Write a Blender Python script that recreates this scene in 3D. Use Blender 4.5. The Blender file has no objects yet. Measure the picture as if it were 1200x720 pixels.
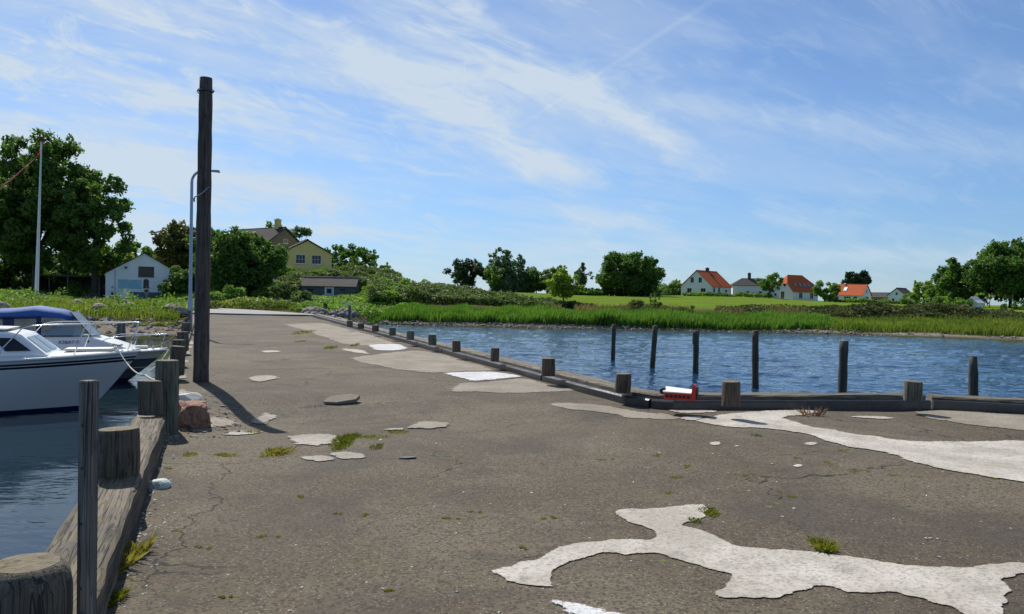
import bpy, bmesh, math, random
import numpy as np
from mathutils import Vector, Matrix

S = bpy.context.scene
COL = S.collection
rad = math.radians

# ------------------------------------------------------------------ camera
CAM_H = 1.6
PITCH, ROLL = rad(0.83), rad(1.1)
cd = bpy.data.cameras.new('camera'); cam = bpy.data.objects.new('camera', cd); COL.objects.link(cam)
cd.sensor_width = 36.0; cd.lens = 27.0; cd.clip_start = 0.05; cd.clip_end = 8000
CAM_M = Matrix.Rotation(math.pi/2 - PITCH, 3, 'X') @ Matrix.Rotation(ROLL, 3, 'Z')
cam.matrix_world = Matrix.Translation((0, 0, CAM_H)) @ CAM_M.to_4x4()
S.camera = cam

# ------------------------------------------------------------------ sun, sky, exposure
SUN_AZ = rad(-31.3)      # from +Y, negative = left
SUN_EL = rad(46)
SKY_STRENGTH = 0.10
sl = bpy.data.lights.new('sun', 'SUN'); sun = bpy.data.objects.new('sun', sl); COL.objects.link(sun)
sl.energy = 5.0; sl.angle = rad(0.5); sl.color = (1.0, 0.95, 0.87)
sdir = Vector((math.sin(SUN_AZ)*math.cos(SUN_EL), math.cos(SUN_AZ)*math.cos(SUN_EL), math.sin(SUN_EL)))
sun.rotation_euler = sdir.to_track_quat('Z', 'Y').to_euler()
S.view_settings.view_transform = 'Standard'; S.view_settings.look = 'None'
S.view_settings.gamma = 1; S.view_settings.use_curve_mapping = False
S.view_settings.exposure = 0.25
S.cycles.max_bounces = 6
S.cycles.use_denoising = True


class NT:
    """small helper for writing node graphs"""
    def __init__(self, tree):
        self.t = tree
    def n(self, typ, **kw):
        o = self.t.nodes.new(typ)
        ins = kw.pop('ins', {})
        for k, v in kw.items(): setattr(o, k, v)
        for k, v in ins.items(): self.put(o.inputs[k], v)
        return o
    def put(self, sock, v):
        if isinstance(v, bpy.types.NodeSocket): self.t.links.new(v, sock)
        else: sock.default_value = v
    def m(self, op, a, b=None, c=None, clamp=False):
        o = self.t.nodes.new('ShaderNodeMath'); o.operation = op; o.use_clamp = clamp
        for i, v in enumerate((a, b, c)):
            if v is not None: self.put(o.inputs[i], v)
        return o.outputs[0]
    def ss(self, v, lo, hi):
        o = self.t.nodes.new('ShaderNodeMapRange'); o.interpolation_type = 'SMOOTHSTEP'
        self.put(o.inputs['Value'], v); self.put(o.inputs['From Min'], lo); self.put(o.inputs['From Max'], hi)
        return o.outputs[0]
    def noise(self, vec, scale, detail=4, rough=0.55, dist=0.0, out='Fac'):
        o = self.n('ShaderNodeTexNoise')
        if vec is not None: self.put(o.inputs['Vector'], vec)
        o.inputs['Scale'].default_value = scale; o.inputs['Detail'].default_value = detail
        o.inputs['Roughness'].default_value = rough; o.inputs['Distortion'].default_value = dist
        return o.outputs[out]
    def mix(self, f, a, b, blend='MIX'):
        o = self.t.nodes.new('ShaderNodeMix'); o.data_type = 'RGBA'; o.blend_type = blend
        self.put(o.inputs[0], f); self.put(o.inputs[6], a); self.put(o.inputs[7], b)
        return o.outputs[2]
    def xyz(self, x, y, z=0.0):
        o = self.t.nodes.new('ShaderNodeCombineXYZ')
        for i, v in enumerate((x, y, z)): self.put(o.inputs[i], v)
        return o.outputs[0]


def rgb(*c):
    return (c[0], c[1], c[2], 1.0)


def make_world():
    w = bpy.data.worlds.new('World'); S.world = w; w.use_nodes = True
    t = w.node_tree; t.nodes.clear(); N = NT(t)
    sky = N.n('ShaderNodeTexSky', sky_type='NISHITA', sun_disc=False)
    sky.sun_elevation = SUN_EL; sky.sun_rotation = SUN_AZ
    sky.air_density = 1.0; sky.dust_density = 0.15; sky.ozone_density = 4.0
    tc = N.n('ShaderNodeTexCoord')
    sep = N.n('ShaderNodeSeparateXYZ'); t.links.new(tc.outputs['Generated'], sep.inputs[0])
    x, y, z = sep.outputs
    # cirrus layer: direction projected on a high flat sheet
    zz = N.m('MAXIMUM', N.m('ADD', z, 0.10), 0.02)
    u = N.m('DIVIDE', x, zz); v = N.m('DIVIDE', y, zz)
    # along / across the wind
    ca, sa = math.cos(rad(38)), math.sin(rad(38))
    al = N.m('ADD', N.m('MULTIPLY', u, ca), N.m('MULTIPLY', v, sa))
    ac = N.m('SUBTRACT', N.m('MULTIPLY', v, ca), N.m('MULTIPLY', u, sa))
    pv = N.xyz(N.m('MULTIPLY', al, 0.45), N.m('MULTIPLY', ac, 1.15))
    warp = N.noise(pv, 1.3, 3, 0.5, out='Color')
    pw = N.n('ShaderNodeVectorMath', operation='MULTIPLY_ADD')
    t.links.new(warp, pw.inputs[0]); pw.inputs[1].default_value = (0.7, 0.7, 0.7); t.links.new(pv, pw.inputs[2])
    n1 = N.noise(pw.outputs[0], 1.1, 7, 0.55)
    n2 = N.noise(pw.outputs[0], 3.4, 6, 0.62)
    cl = N.m('ADD', N.m('MULTIPLY', n1, 0.68), N.m('MULTIPLY', n2, 0.32))
    # tangent coordinates of the part of the sky over the land ahead
    yy = N.m('MAXIMUM', y, 0.05)
    a = N.m('DIVIDE', x, yy); e = N.m('DIVIDE', z, yy)
    front = N.ss(y, 0.05, 0.35)
    # veil thicker on the sun side (left)
    veil = N.m('MULTIPLY', N.ss(a, 0.45, -0.55), front)
    ra, rb = math.cos(rad(-19)), math.sin(rad(-19))
    wal = N.m('ADD', N.m('MULTIPLY', a, ra), N.m('MULTIPLY', e, rb)); wac = N.m('SUBTRACT', N.m('MULTIPLY', e, ra), N.m('MULTIPLY', a, rb))
    wisp = N.noise(N.xyz(N.m('MULTIPLY', wal, 2.6), N.m('MULTIPLY', wac, 13.0)), 2.0, 7, 0.66, 0.7)
    fine_ = N.noise(N.xyz(N.m('MULTIPLY', wal, 4.0), N.m('MULTIPLY', wac, 11.0), 3.7), 2.6, 6, 0.68, 0.9)
    edgew = N.noise(N.xyz(a, e), 9.0, 5, 0.6)

    def streak(a0, e0, a1, e1, w0, w1, soft=1.0):
        # band from (a0,e0) to (a1,e1), half width w0 -> w1, frayed by noise
        dx, dy = a1-a0, e1-e0; L = math.hypot(dx, dy); dx /= L; dy /= L
        s = N.m('ADD', N.m('MULTIPLY', N.m('SUBTRACT', a, a0), dx), N.m('MULTIPLY', N.m('SUBTRACT', e, e0), dy))
        d = N.m('SUBTRACT', N.m('MULTIPLY', N.m('SUBTRACT', e, e0), dx), N.m('MULTIPLY', N.m('SUBTRACT', a, a0), dy))
        d = N.m('ADD', d, N.m('MULTIPLY', N.m('SUBTRACT', edgew, 0.5), 0.10*soft))
        tt = N.m('DIVIDE', s, L)
        wd = N.m('ADD', N.m('MULTIPLY', tt, w1-w0), w0)
        wd = N.m('MAXIMUM', wd, 0.001)
        prof = N.ss(N.m('DIVIDE', N.m('ABSOLUTE', d), wd), 1.0, 0.15)
        ends = N.m('MULTIPLY', N.ss(tt, -0.12, 0.15), N.ss(tt, 1.08, 0.75))
        return N.m('MULTIPLY', N.m('MULTIPLY', prof, ends), front)
    def P(px, py): return ((px-600)/900, (347+0.0192*(px-600)-py)/900)
    def st(p0, p1, w0, w1, soft=1.0): return streak(*P(*p0), *P(*p1), w0/900, w1/900, soft)
    s1 = st((380, 55), (700, 225), 55, 22)
    s2 = st((420, -10), (850, 195), 75, 16)
    s3 = st((-80, 170), (470, 240), 55, 40)
    s4 = st((100, -10), (640, 110), 45, 30)
    s5 = st((660, 245), (790, 275), 16, 8, 0.5)
    s6 = st((880, 245), (1010, 265), 20, 26, 0.7)
    s7 = st((-60, 60), (330, 130), 30, 35)
    s8 = st((-80, 235), (300, 300), 40, 25, 0.6); s9 = st((760, 120), (1220, 175), 18, 40, 0.8); s10 = st((640, 290), (1200, 300), 14, 22, 0.7)
    bank = N.m('MULTIPLY', N.ss(e, 0.14, 0.0), front)
    con = st((830, 0), (590, 158), 5.5, 3.5, 0.05)
    con2 = st((540, 70), (538, 118), 2.5, 2.0, 0.02)
    con3 = st((165, 12), (193, 42), 4, 3, 0.05)
    dens = N.m('MULTIPLY', N.ss(cl, 0.42, 0.62), N.m('ADD', N.m('MULTIPLY', veil, 0.36), 0.20))
    dens = N.m('ADD', dens, N.m('ADD', N.m('MULTIPLY', veil, 0.15), 0.07))
    fray = N.m('ADD', N.m('MULTIPLY', N.ss(wisp, 0.30, 0.66), 0.95), 0.18)
    dens = N.m('ADD', dens, N.m('MULTIPLY', N.m('MULTIPLY', N.ss(fine_, 0.48, 0.70), front), N.m('ADD', N.m('MULTIPLY', veil, 0.30), 0.12)))
    acc = N.m('MULTIPLY', s1, 0.66)
    for q, k in ((s2, .60), (s3, .55), (s4, .46), (s5, .42), (s6, .32), (s7, .45), (s8, .42), (s9, .28), (s10, .26)):
        acc = N.m('MAXIMUM', acc, N.m('MULTIPLY', q, k))
    dens = N.m('ADD', dens, N.m('MULTIPLY', acc, fray))
    for q, k in ((con, .11), (con2, .08), (con3, .14)):
        dens = N.m('ADD', dens, N.m('MULTIPLY', q, k))
    dens = N.m('ADD', dens, N.m('MULTIPLY', bank, 0.16))
    dens = N.m('MINIMUM', dens, 0.93)
    cloud = rgb(5.2, 6.05, 6.9)
    tintsky = N.mix(1.0, sky.outputs[0], rgb(0.68, 0.82, 0.98), 'MULTIPLY')
    # haze belt near the horizon is bluish here, not white
    tintsky = N.mix(N.ss(z, 0.22, 0.0), tintsky, N.mix(1.0, tintsky, rgb(0.66, 0.78, 0.92), 'MULTIPLY'))
    colr = N.mix(dens, tintsky, cloud)
    bg = N.n('ShaderNodeBackground'); t.links.new(colr, bg.inputs[0]); bg.inputs[1].default_value = SKY_STRENGTH
    out = N.n('ShaderNodeOutputWorld'); t.links.new(bg.outputs[0], out.inputs[0])

make_world()

# ------------------------------------------------------------------ pixel rays (photo is 1200 x 720)
def ray(px, py):
    return CAM_M @ Vector(((px-600)/900, -(py-360)/900, -1.0))
def G(px, py, z=0.0):
    d = ray(px, py); return Vector((0, 0, CAM_H)) + d*((z-CAM_H)/d.z)
def AT(px, py, Y):
    d = ray(px, py); return Vector((0, 0, CAM_H)) + d*(Y/d.y)

# ------------------------------------------------------------------ tags and objects
def tag(o, label=None, cat=None, group=None, kind=None):
    if label: o['label'] = label
    if cat: o['category'] = cat
    if group: o['group'] = group
    if kind: o['kind'] = kind
    return o
def empty(name, loc, rz=0.0, label=None, cat=None, group=None):
    o = bpy.data.objects.new(name, None); COL.objects.link(o)
    o.empty_display_size = 0.2
    o.location = loc; o.rotation_euler = (0, 0, rz)
    return tag(o, label, cat, group)
def link(name, me, parent=None, loc=None):
    o = bpy.data.objects.new(name, me); COL.objects.link(o)
    if parent is not None: o.parent = parent
    if loc is not None: o.location = loc
    return o

class MB:
    """collects faces for one mesh"""
    def __init__(self): self.v = []; self.f = []; self.mi = []; self.sm = []
    def add(self, verts, faces, mi=0, smooth=False):
        o = len(self.v); self.v += [tuple(p) for p in verts]
        for f in faces: self.f.append(tuple(i+o for i in f)); self.mi.append(mi); self.sm.append(smooth)
        return self
    def box(self, x0, x1, y0, y1, z0, z1, mi=0):
        v = [(x0,y0,z0),(x1,y0,z0),(x1,y1,z0),(x0,y1,z0),(x0,y0,z1),(x1,y0,z1),(x1,y1,z1),(x0,y1,z1)]
        return self.add(v, [(0,3,2,1),(4,5,6,7),(0,1,5,4),(1,2,6,5),(2,3,7,6),(3,0,4,7)], mi)
    def obox(self, c, ax, ay, az, mi=0):
        c, ax, ay, az = map(Vector, (c, ax, ay, az))
        v = [c+sx*ax+sy*ay+sz*az for sz in (-1,1) for sx, sy in ((-1,-1),(1,-1),(1,1),(-1,1))]
        return self.add(v, [(0,3,2,1),(4,5,6,7),(0,1,5,4),(1,2,6,5),(2,3,7,6),(3,0,4,7)], mi)
    def beam(self, p, q, w, h, mi=0):
        p, q = Vector(p), Vector(q); d = (q-p); L = d.length; d.normalize()
        up = Vector((0,0,1)) if abs(d.z) < 0.9 else Vector((0,1,0))
        s = d.cross(up).normalized(); u = s.cross(d)
        return self.obox((p+q)/2, d*L/2, s*w/2, u*h/2, mi)
    def tube(self, pts, r, n=8, mi=0, caps=True, smooth=True):
        pts = [Vector(p) for p in pts]
        rs = r if isinstance(r, (list, tuple)) else [r]*len(pts)
        vs = []; fs = []; prev = None
        for i, p in enumerate(pts):
            d = (pts[min(i+1, len(pts)-1)] - pts[max(i-1, 0)]).normalized()
            if prev is None:
                up = Vector((0,0,1)) if abs(d.z) < 0.9 else Vector((1,0,0))
                s = d.cross(up).normalized()
            else:
                s = (prev - d*prev.dot(d)).normalized()
            prev = s; u = d.cross(s)
            for k in range(n):
                a = 2*math.pi*k/n; vs.append(p + (s*math.cos(a)+u*math.sin(a))*rs[i])
        for i in range(len(pts)-1):
            for k in range(n):
                a, b = i*n+k, i*n+(k+1) % n
                fs.append((a, b, b+n, a+n))
        self.add(vs, fs, mi, smooth)
        if caps:
            o = len(self.v) - len(vs)
            self.f.append(tuple(o+k for k in reversed(range(n)))); self.mi.append(mi); self.sm.append(False)
            self.f.append(tuple(o+(len(pts)-1)*n+k for k in range(n))); self.mi.append(mi); self.sm.append(False)
        return self
    def prism(self, poly, y0, y1, mi=0):
        """polygon in (x,z) extruded along y"""
        n = len(poly)
        v = [(x, y0, z) for x, z in poly] + [(x, y1, z) for x, z in poly]
        f = [tuple(range(n)), tuple(reversed(range(n, 2*n)))]
        f += [(i, i+n, (i+1) % n+n, (i+1) % n) for i in range(n)]
        return self.add(v, f, mi)
    def mesh(self, name, mats):
        me = bpy.data.meshes.new(name); me.from_pydata(self.v, [], self.f)
        for m in (mats if isinstance(mats, (list, tuple)) else [mats]): me.materials.append(m)
        me.polygons.foreach_set('material_index', self.mi); me.polygons.foreach_set('use_smooth', self.sm)
        me.update(); return me
    def build(self, name, mats, parent=None, bevel=0.0, seg=2, fix=True):
        me = self.mesh(name, mats)
        if fix or bevel:
            bm = bmesh.new(); bm.from_mesh(me)
            if fix: bmesh.ops.recalc_face_normals(bm, faces=bm.faces)
            if bevel:
                es = [e for e in bm.edges if e.is_manifold and e.calc_face_angle(0) > 0.6]
                bmesh.ops.bevel(bm, geom=es, offset=bevel, segments=seg, affect='EDGES', clamp_overlap=True)
            bm.to_mesh(me); bm.free()
        return link(name, me, parent)

# ------------------------------------------------------------------ value noise for shapes
def _hash(i, j, s):
    h = (i*374761393 + j*668265263 + s*974711) & 0xffffffff
    h = ((h ^ (h >> 13))*1274126177) & 0xffffffff
    return ((h ^ (h >> 16)) & 0xffff)/65535.0
def vnoise(x, y, s=0):
    x = np.asarray(x, float); y = np.asarray(y, float)
    i = np.floor(x).astype(np.int64); j = np.floor(y).astype(np.int64)
    fx = x-i; fy = y-j; fx = fx*fx*(3-2*fx); fy = fy*fy*(3-2*fy)
    a = _hash(i, j, s); b = _hash(i+1, j, s); c = _hash(i, j+1, s); d = _hash(i+1, j+1, s)
    return (a*(1-fx)+b*fx)*(1-fy) + (c*(1-fx)+d*fx)*fy
def fbm(x, y, o=4, s=0):
    t = 0; a = 0.5
    for k in range(o): t = t + a*vnoise(np.asarray(x)*2**k, np.asarray(y)*2**k, s+k); a *= 0.5
    return t

# ------------------------------------------------------------------ materials
def new_mat(name):
    m = bpy.data.materials.new(name); m.use_nodes = True; t = m.node_tree; t.nodes.clear()
    N = NT(t); out = N.n('ShaderNodeOutputMaterial'); b = N.n('ShaderNodeBsdfPrincipled')
    t.links.new(b.outputs[0], out.inputs[0])
    return m, N, b, out
def simple(name, c, rough=0.6, var=0.12, scale=6.0, bump=0.0, metal=0.0, bscale=40.0, coord='Object', spec=0.5):
    m, N, b, out = new_mat(name)
    tc = N.n('ShaderNodeTexCoord').outputs[coord]
    n = N.noise(tc, scale, 5, 0.6)
    k = N.m('ADD', N.m('MULTIPLY', N.m('SUBTRACT', n, 0.5), 2*var), 1.0)
    hsv = N.n('ShaderNodeHueSaturation', ins={'Color': rgb(*c), 'Value': k})
    N.put(b.inputs['Base Color'], hsv.outputs[0]); b.inputs['Roughness'].default_value = rough
    b.inputs['Metallic'].default_value = metal; b.inputs['Specular IOR Level'].default_value = spec
    if bump:
        bn = N.n('ShaderNodeBump', ins={'Height': N.noise(tc, bscale, 4, 0.6), 'Strength': bump, 'Distance': 0.02})
        N.put(b.inputs['Normal'], bn.outputs[0])
    return m

def mat_wood(name, c1, c2, scale=1.0, grain='Z', green=0.0, rough=0.85, bump=0.8):
    """weathered timber: streaks along the grain, drying cracks, optional algae"""
    m, N, b, out = new_mat(name)
    tc = N.n('ShaderNodeTexCoord').outputs['Object']
    mp = N.n('ShaderNodeMapping'); N.put(mp.inputs[0], tc)
    st = {'X': (.55, 14, 14), 'Y': (14, .55, 14), 'Z': (14, 14, .7)}[grain]
    mp.inputs['Scale'].default_value = tuple(s*scale for s in st)
    g = N.noise(mp.outputs[0], 1.6, 6, 0.65, 0.4)
    big = N.noise(tc, 3.0*scale, 4, 0.6)
    col = N.mix(N.ss(g, 0.3, 0.72), rgb(*c1), rgb(*c2))
    col = N.mix(N.m('MULTIPLY', N.ss(big, 0.45, 0.75), 0.5), col, rgb(*[q*0.6 for q in c1]))
    mp2 = N.n('ShaderNodeMapping'); N.put(mp2.inputs[0], tc)
    mp2.inputs['Scale'].default_value = tuple(s*scale*k for s, k in zip(st, [0.6 if s < 2 else 1.1 for s in st]))
    crn = N.noise(mp2.outputs[0], 1.0, 3, 0.5, 0.25)
    crack = N.ss(N.m('ABSOLUTE', N.m('SUBTRACT', crn, 0.5)), 0.020, 0.0)
    crn2 = N.noise(mp.outputs[0], 2.0, 3, 0.5, 0.15)
    crack = N.m('MAXIMUM', crack, N.m('MULTIPLY', N.ss(N.m('ABSOLUTE', N.m('SUBTRACT', crn2, 0.47)), 0.018, 0.0), 0.4))
    col = N.mix(N.m('MULTIPLY', crack, 0.85), col, rgb(0.012, 0.010, 0.008))
    if green:
        ge = N.n('ShaderNodeNewGeometry'); sp = N.n('ShaderNodeSeparateXYZ'); N.put(sp.inputs[0], ge.outputs['Normal'])
        gm = N.m('MULTIPLY', N.ss(N.noise(tc, 5*scale, 4, 0.6), 0.42, 0.68), N.m('ADD', N.m('MULTIPLY', N.ss(sp.outputs[2], 0.3, 0.9), 0.6), 0.4))
        col = N.mix(N.m('MULTIPLY', gm, green), col, rgb(0.13, 0.13, 0.035))
    N.put(b.inputs['Base Color'], col); b.inputs['Roughness'].default_value = rough
    h = N.m('SUBTRACT', g, N.m('MULTIPLY', crack, 1.2))
    bn = N.n('ShaderNodeBump', ins={'Height': h, 'Strength': bump, 'Distance': 0.012})
    N.put(b.inputs['Normal'], bn.outputs[0])
    return m

def mat_leaf(name, dark, light, trans=0.42, rough=0.55):
    m = bpy.data.materials.new(name); m.use_nodes = True; t = m.node_tree; t.nodes.clear(); N = NT(t)
    at = N.n('ShaderNodeAttribute', attribute_name='tint')
    col = N.mix(at.outputs['Fac'], rgb(*dark), rgb(*light))
    p = N.n('ShaderNodeBsdfPrincipled'); N.put(p.inputs['Base Color'], col); p.inputs['Roughness'].default_value = rough
    p.inputs['Specular IOR Level'].default_value = 0.12
    tr = N.n('ShaderNodeBsdfTranslucent')
    N.put(tr.inputs[0], N.mix(1.0, col, rgb(1.2, 1.25, 0.7), 'MULTIPLY'))
    mx = N.n('ShaderNodeMixShader'); mx.inputs[0].default_value = trans
    t.links.new(p.outputs[0], mx.inputs[1]); t.links.new(tr.outputs[0], mx.inputs[2])
    o = N.n('ShaderNodeOutputMaterial'); t.links.new(mx.outputs[0], o.inputs[0])
    return m

def mat_asphalt():
    m, N, b, out = new_mat('weathered asphalt')
    tc = N.n('ShaderNodeTexCoord').outputs['Object']
    big = N.noise(tc, 0.35, 5, 0.6); mid = N.noise(tc, 1.7, 5, 0.65); fine = N.noise(tc, 55, 3, 0.7)
    col = N.mix(N.ss(big, 0.38, 0.62), rgb(0.086, 0.067, 0.042), rgb(0.130, 0.106, 0.070))
    col = N.mix(N.m('MULTIPLY', N.ss(mid, 0.5, 0.7), 0.5), col, rgb(0.108, 0.076, 0.040))
    # exposed aggregate: pale and dark chips
    vo = N.n('ShaderNodeTexVoronoi', ins={'Vector': tc, 'Scale': 62.0})
    sp = N.n('ShaderNodeSeparateColor'); N.put(sp.inputs[0], vo.outputs['Color'])
    chip = N.ss(vo.outputs['Distance'], 0.42, 0.2)
    col = N.mix(N.m('MULTIPLY', N.m('MULTIPLY', chip, N.ss(sp.outputs[0], 0.62, 0.95)), 0.75), col, rgb(0.36, 0.32, 0.27))
    col = N.mix(N.m('MULTIPLY', N.ss(sp.outputs[1], 0.45, 0.9), 0.7), col, rgb(0.026, 0.022, 0.019))
    col = N.mix(N.m('MULTIPLY', N.ss(fine, 0.5, 0.8), 0.45), col, rgb(0.15, 0.135, 0.115))
    # scattered shell chips
    vs = N.n('ShaderNodeTexVoronoi', ins={'Vector': tc, 'Scale': 9.0})
    s2 = N.n('ShaderNodeSeparateColor'); N.put(s2.inputs[0], vs.outputs['Color'])
    shell = N.m('MULTIPLY', N.ss(vs.outputs['Distance'], 0.085, 0.05), N.m('GREATER_THAN', s2.outputs[0], 0.72))
    col = N.mix(N.m('MULTIPLY', shell, 0.8), col, rgb(0.50, 0.48, 0.45))
    # lighter worn areas
    worn = N.ss(N.noise(tc, 0.8, 5, 0.7, 0.5), 0.6, 0.78)
    col = N.mix(N.m('MULTIPLY', worn, 0.35), col, rgb(0.20, 0.175, 0.14))
    grn = N.ss(N.noise(tc, 0.9, 5, 0.7, 0.3), 0.55, 0.72)
    col = N.mix(N.m('MULTIPLY', grn, 0.35), col, rgb(0.085, 0.090, 0.040))
    blot = N.ss(N.noise(tc, 3.2, 6, 0.75, 1.0), 0.58, 0.70)
    col = N.mix(N.m('MULTIPLY', blot, 0.35), col, rgb(0.185, 0.165, 0.130))
    dk = N.ss(N.noise(tc, 0.55, 6, 0.7, 0.8), 0.48, 0.62)
    col = N.mix(N.m('MULTIPLY', dk, 0.50), col, rgb(0.045, 0.038, 0.031))
    # cracks
    wv = N.n('ShaderNodeVectorMath', operation='MULTIPLY_ADD')
    N.put(wv.inputs[0], N.noise(tc, 1.6, 4, 0.6, out='Color')); wv.inputs[1].default_value = (0.9, 0.9, 0); N.put(wv.inputs[2], tc)
    vc = N.n('ShaderNodeTexVoronoi', feature='DISTANCE_TO_EDGE', ins={'Vector': wv.outputs[0], 'Scale': 0.33})
    cm = N.ss(N.noise(tc, 0.5, 3, 0.5), 0.46, 0.56)
    crack = N.m('MULTIPLY', N.ss(vc.outputs['Distance'], 0.0035, 0.0008), cm)
    col = N.mix(N.m('MULTIPLY', crack, 0.85), col, rgb(0.014, 0.013, 0.011))
    # moss in some of the joints
    vm = N.ss(vc.outputs['Distance'], 0.012, 0.004)
    moss = N.m('MULTIPLY', vm, N.ss(N.noise(tc, 5.0, 3, 0.6), 0.60, 0.68))
    col = N.mix(N.m('MULTIPLY', moss, 0.8), col, rgb(0.13, 0.15, 0.03))
    N.put(b.inputs['Base Color'], col); b.inputs['Roughness'].default_value = 0.9; b.inputs['Specular IOR Level'].default_value = 0.25
    h = N.m('ADD', N.m('MULTIPLY', chip, 0.6), N.m('MULTIPLY', fine, 0.7)); h = N.m('SUBTRACT', h, N.m('MULTIPLY', crack, 3.0))
    bn = N.n('ShaderNodeBump', ins={'Height': h, 'Strength': 0.55, 'Distance': 0.006})
    b2 = N.n('ShaderNodeBump', ins={'Height': mid, 'Strength': 0.4, 'Distance': 0.04, 'Normal': bn.outputs[0]})
    N.put(b.inputs['Normal'], b2.outputs[0])
    return m

def mat_concrete(name, c1, c2, stain=0.5, feather=False):
    m, N, b, out = new_mat(name)
    tc = N.n('ShaderNodeTexCoord').outputs['Object']
    n = N.noise(tc, 1.4, 6, 0.65); f = N.noise(tc, 70, 3, 0.7)
    col = N.mix(N.ss(n, 0.35, 0.68), rgb(*c1), rgb(*c2))
    vo = N.n('ShaderNodeTexVoronoi', ins={'Vector': tc, 'Scale': 60.0}); s = N.n('ShaderNodeSeparateColor'); N.put(s.inputs[0], vo.outputs['Color'])
    col = N.mix(N.m('MULTIPLY', N.ss(s.outputs[0], 0.55, 0.95), 0.55), col, rgb(*[q*0.55 for q in c1]))
    col = N.mix(N.m('MULTIPLY', N.ss(N.noise(tc, 3.6, 6, 0.78, 0.4), 0.50, 0.72), stain), col, rgb(0.17, 0.155, 0.13))
    col = N.mix(N.m('MULTIPLY', N.ss(f, 0.55, 0.8), 0.2), col, rgb(0.12, 0.11, 0.10))
    N.put(b.inputs['Base Color'], col); b.inputs['Roughness'].default_value = 0.9; b.inputs['Specular IOR Level'].default_value = 0.2
    h = N.m('ADD', N.m('MULTIPLY', f, 0.5), N.noise(tc, 18, 4, 0.6))
    bn = N.n('ShaderNodeBump', ins={'Height': h, 'Strength': 0.6, 'Distance': 0.010}); N.put(b.inputs['Normal'], bn.outputs[0])
    if feather:     # the thin skin breaks up towards its rim
        at = N.n('ShaderNodeAttribute', attribute_name='rim')
        e = N.m('ADD', at.outputs['Fac'], N.m('MULTIPLY', N.m('SUBTRACT', N.noise(tc, 11, 6, 0.78, 0.6), 0.5), 1.25))
        e = N.m('ADD', e, N.m('MULTIPLY', N.m('SUBTRACT', N.noise(tc, 2.6, 4, 0.6), 0.5), 0.5))
        N.put(b.inputs['Alpha'], N.ss(e, 0.16, 0.26))
    return m

def mat_water(dist=.55, name='harbour water'):
    m, N, b, out = new_mat(name)
    tc = N.n('ShaderNodeTexCoord').outputs['Object']
    sp = N.n('ShaderNodeSeparateXYZ'); N.put(sp.inputs[0], tc)
    # open water lies on the far side of the pier; inside the harbour it is calmer
    side = N.m('ADD', sp.outputs[0], N.m('MULTIPLY', sp.outputs[1], 0.39))
    openw = N.ss(side, 0.0, 6.0)
    mp = N.n('ShaderNodeMapping'); N.put(mp.inputs[0], tc); mp.inputs['Rotation'].default_value = (0, 0, rad(12)); mp.inputs['Scale'].default_value = (0.62, 1.3, 1)
    n1 = N.noise(mp.outputs[0], 0.95, 3, 0.55, 0.5); n2 = N.noise(mp.outputs[0], 2.9, 3, 0.6, 0.3); n0 = N.noise(mp.outputs[0], 0.30, 2, 0.5)
    h = N.m('ADD', N.m('MULTIPLY', n1, 1.0), N.m('ADD', N.m('MULTIPLY', n2, 0.38), N.m('MULTIPLY', n0, 0.5)))
    amp = N.m('ADD', N.m('MULTIPLY', openw, 0.97), 0.03)
    bn = N.n('ShaderNodeBump', ins={'Height': N.m('MULTIPLY', h, amp), 'Strength': 1.0, 'Distance': dist}); N.put(b.inputs['Normal'], bn.outputs[0])
    deep = N.mix(N.ss(N.noise(tc, 0.08, 3, 0.6), 0.4, 0.65), rgb(0.010, 0.040, 0.085), rgb(0.016, 0.055, 0.104))
    deep = N.mix(openw, rgb(0.010, 0.022, 0.032), deep)
    shallow = N.m('MULTIPLY', N.ss(sp.outputs[1], 58.0, 68.0), openw)
    N.put(b.inputs['Base Color'], N.mix(N.m('MULTIPLY', shallow, 0.6), deep, rgb(0.06, 0.07, 0.045)))
    b.inputs['Roughness'].default_value = 0.06; b.inputs['IOR'].default_value = 1.33
    return m

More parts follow.
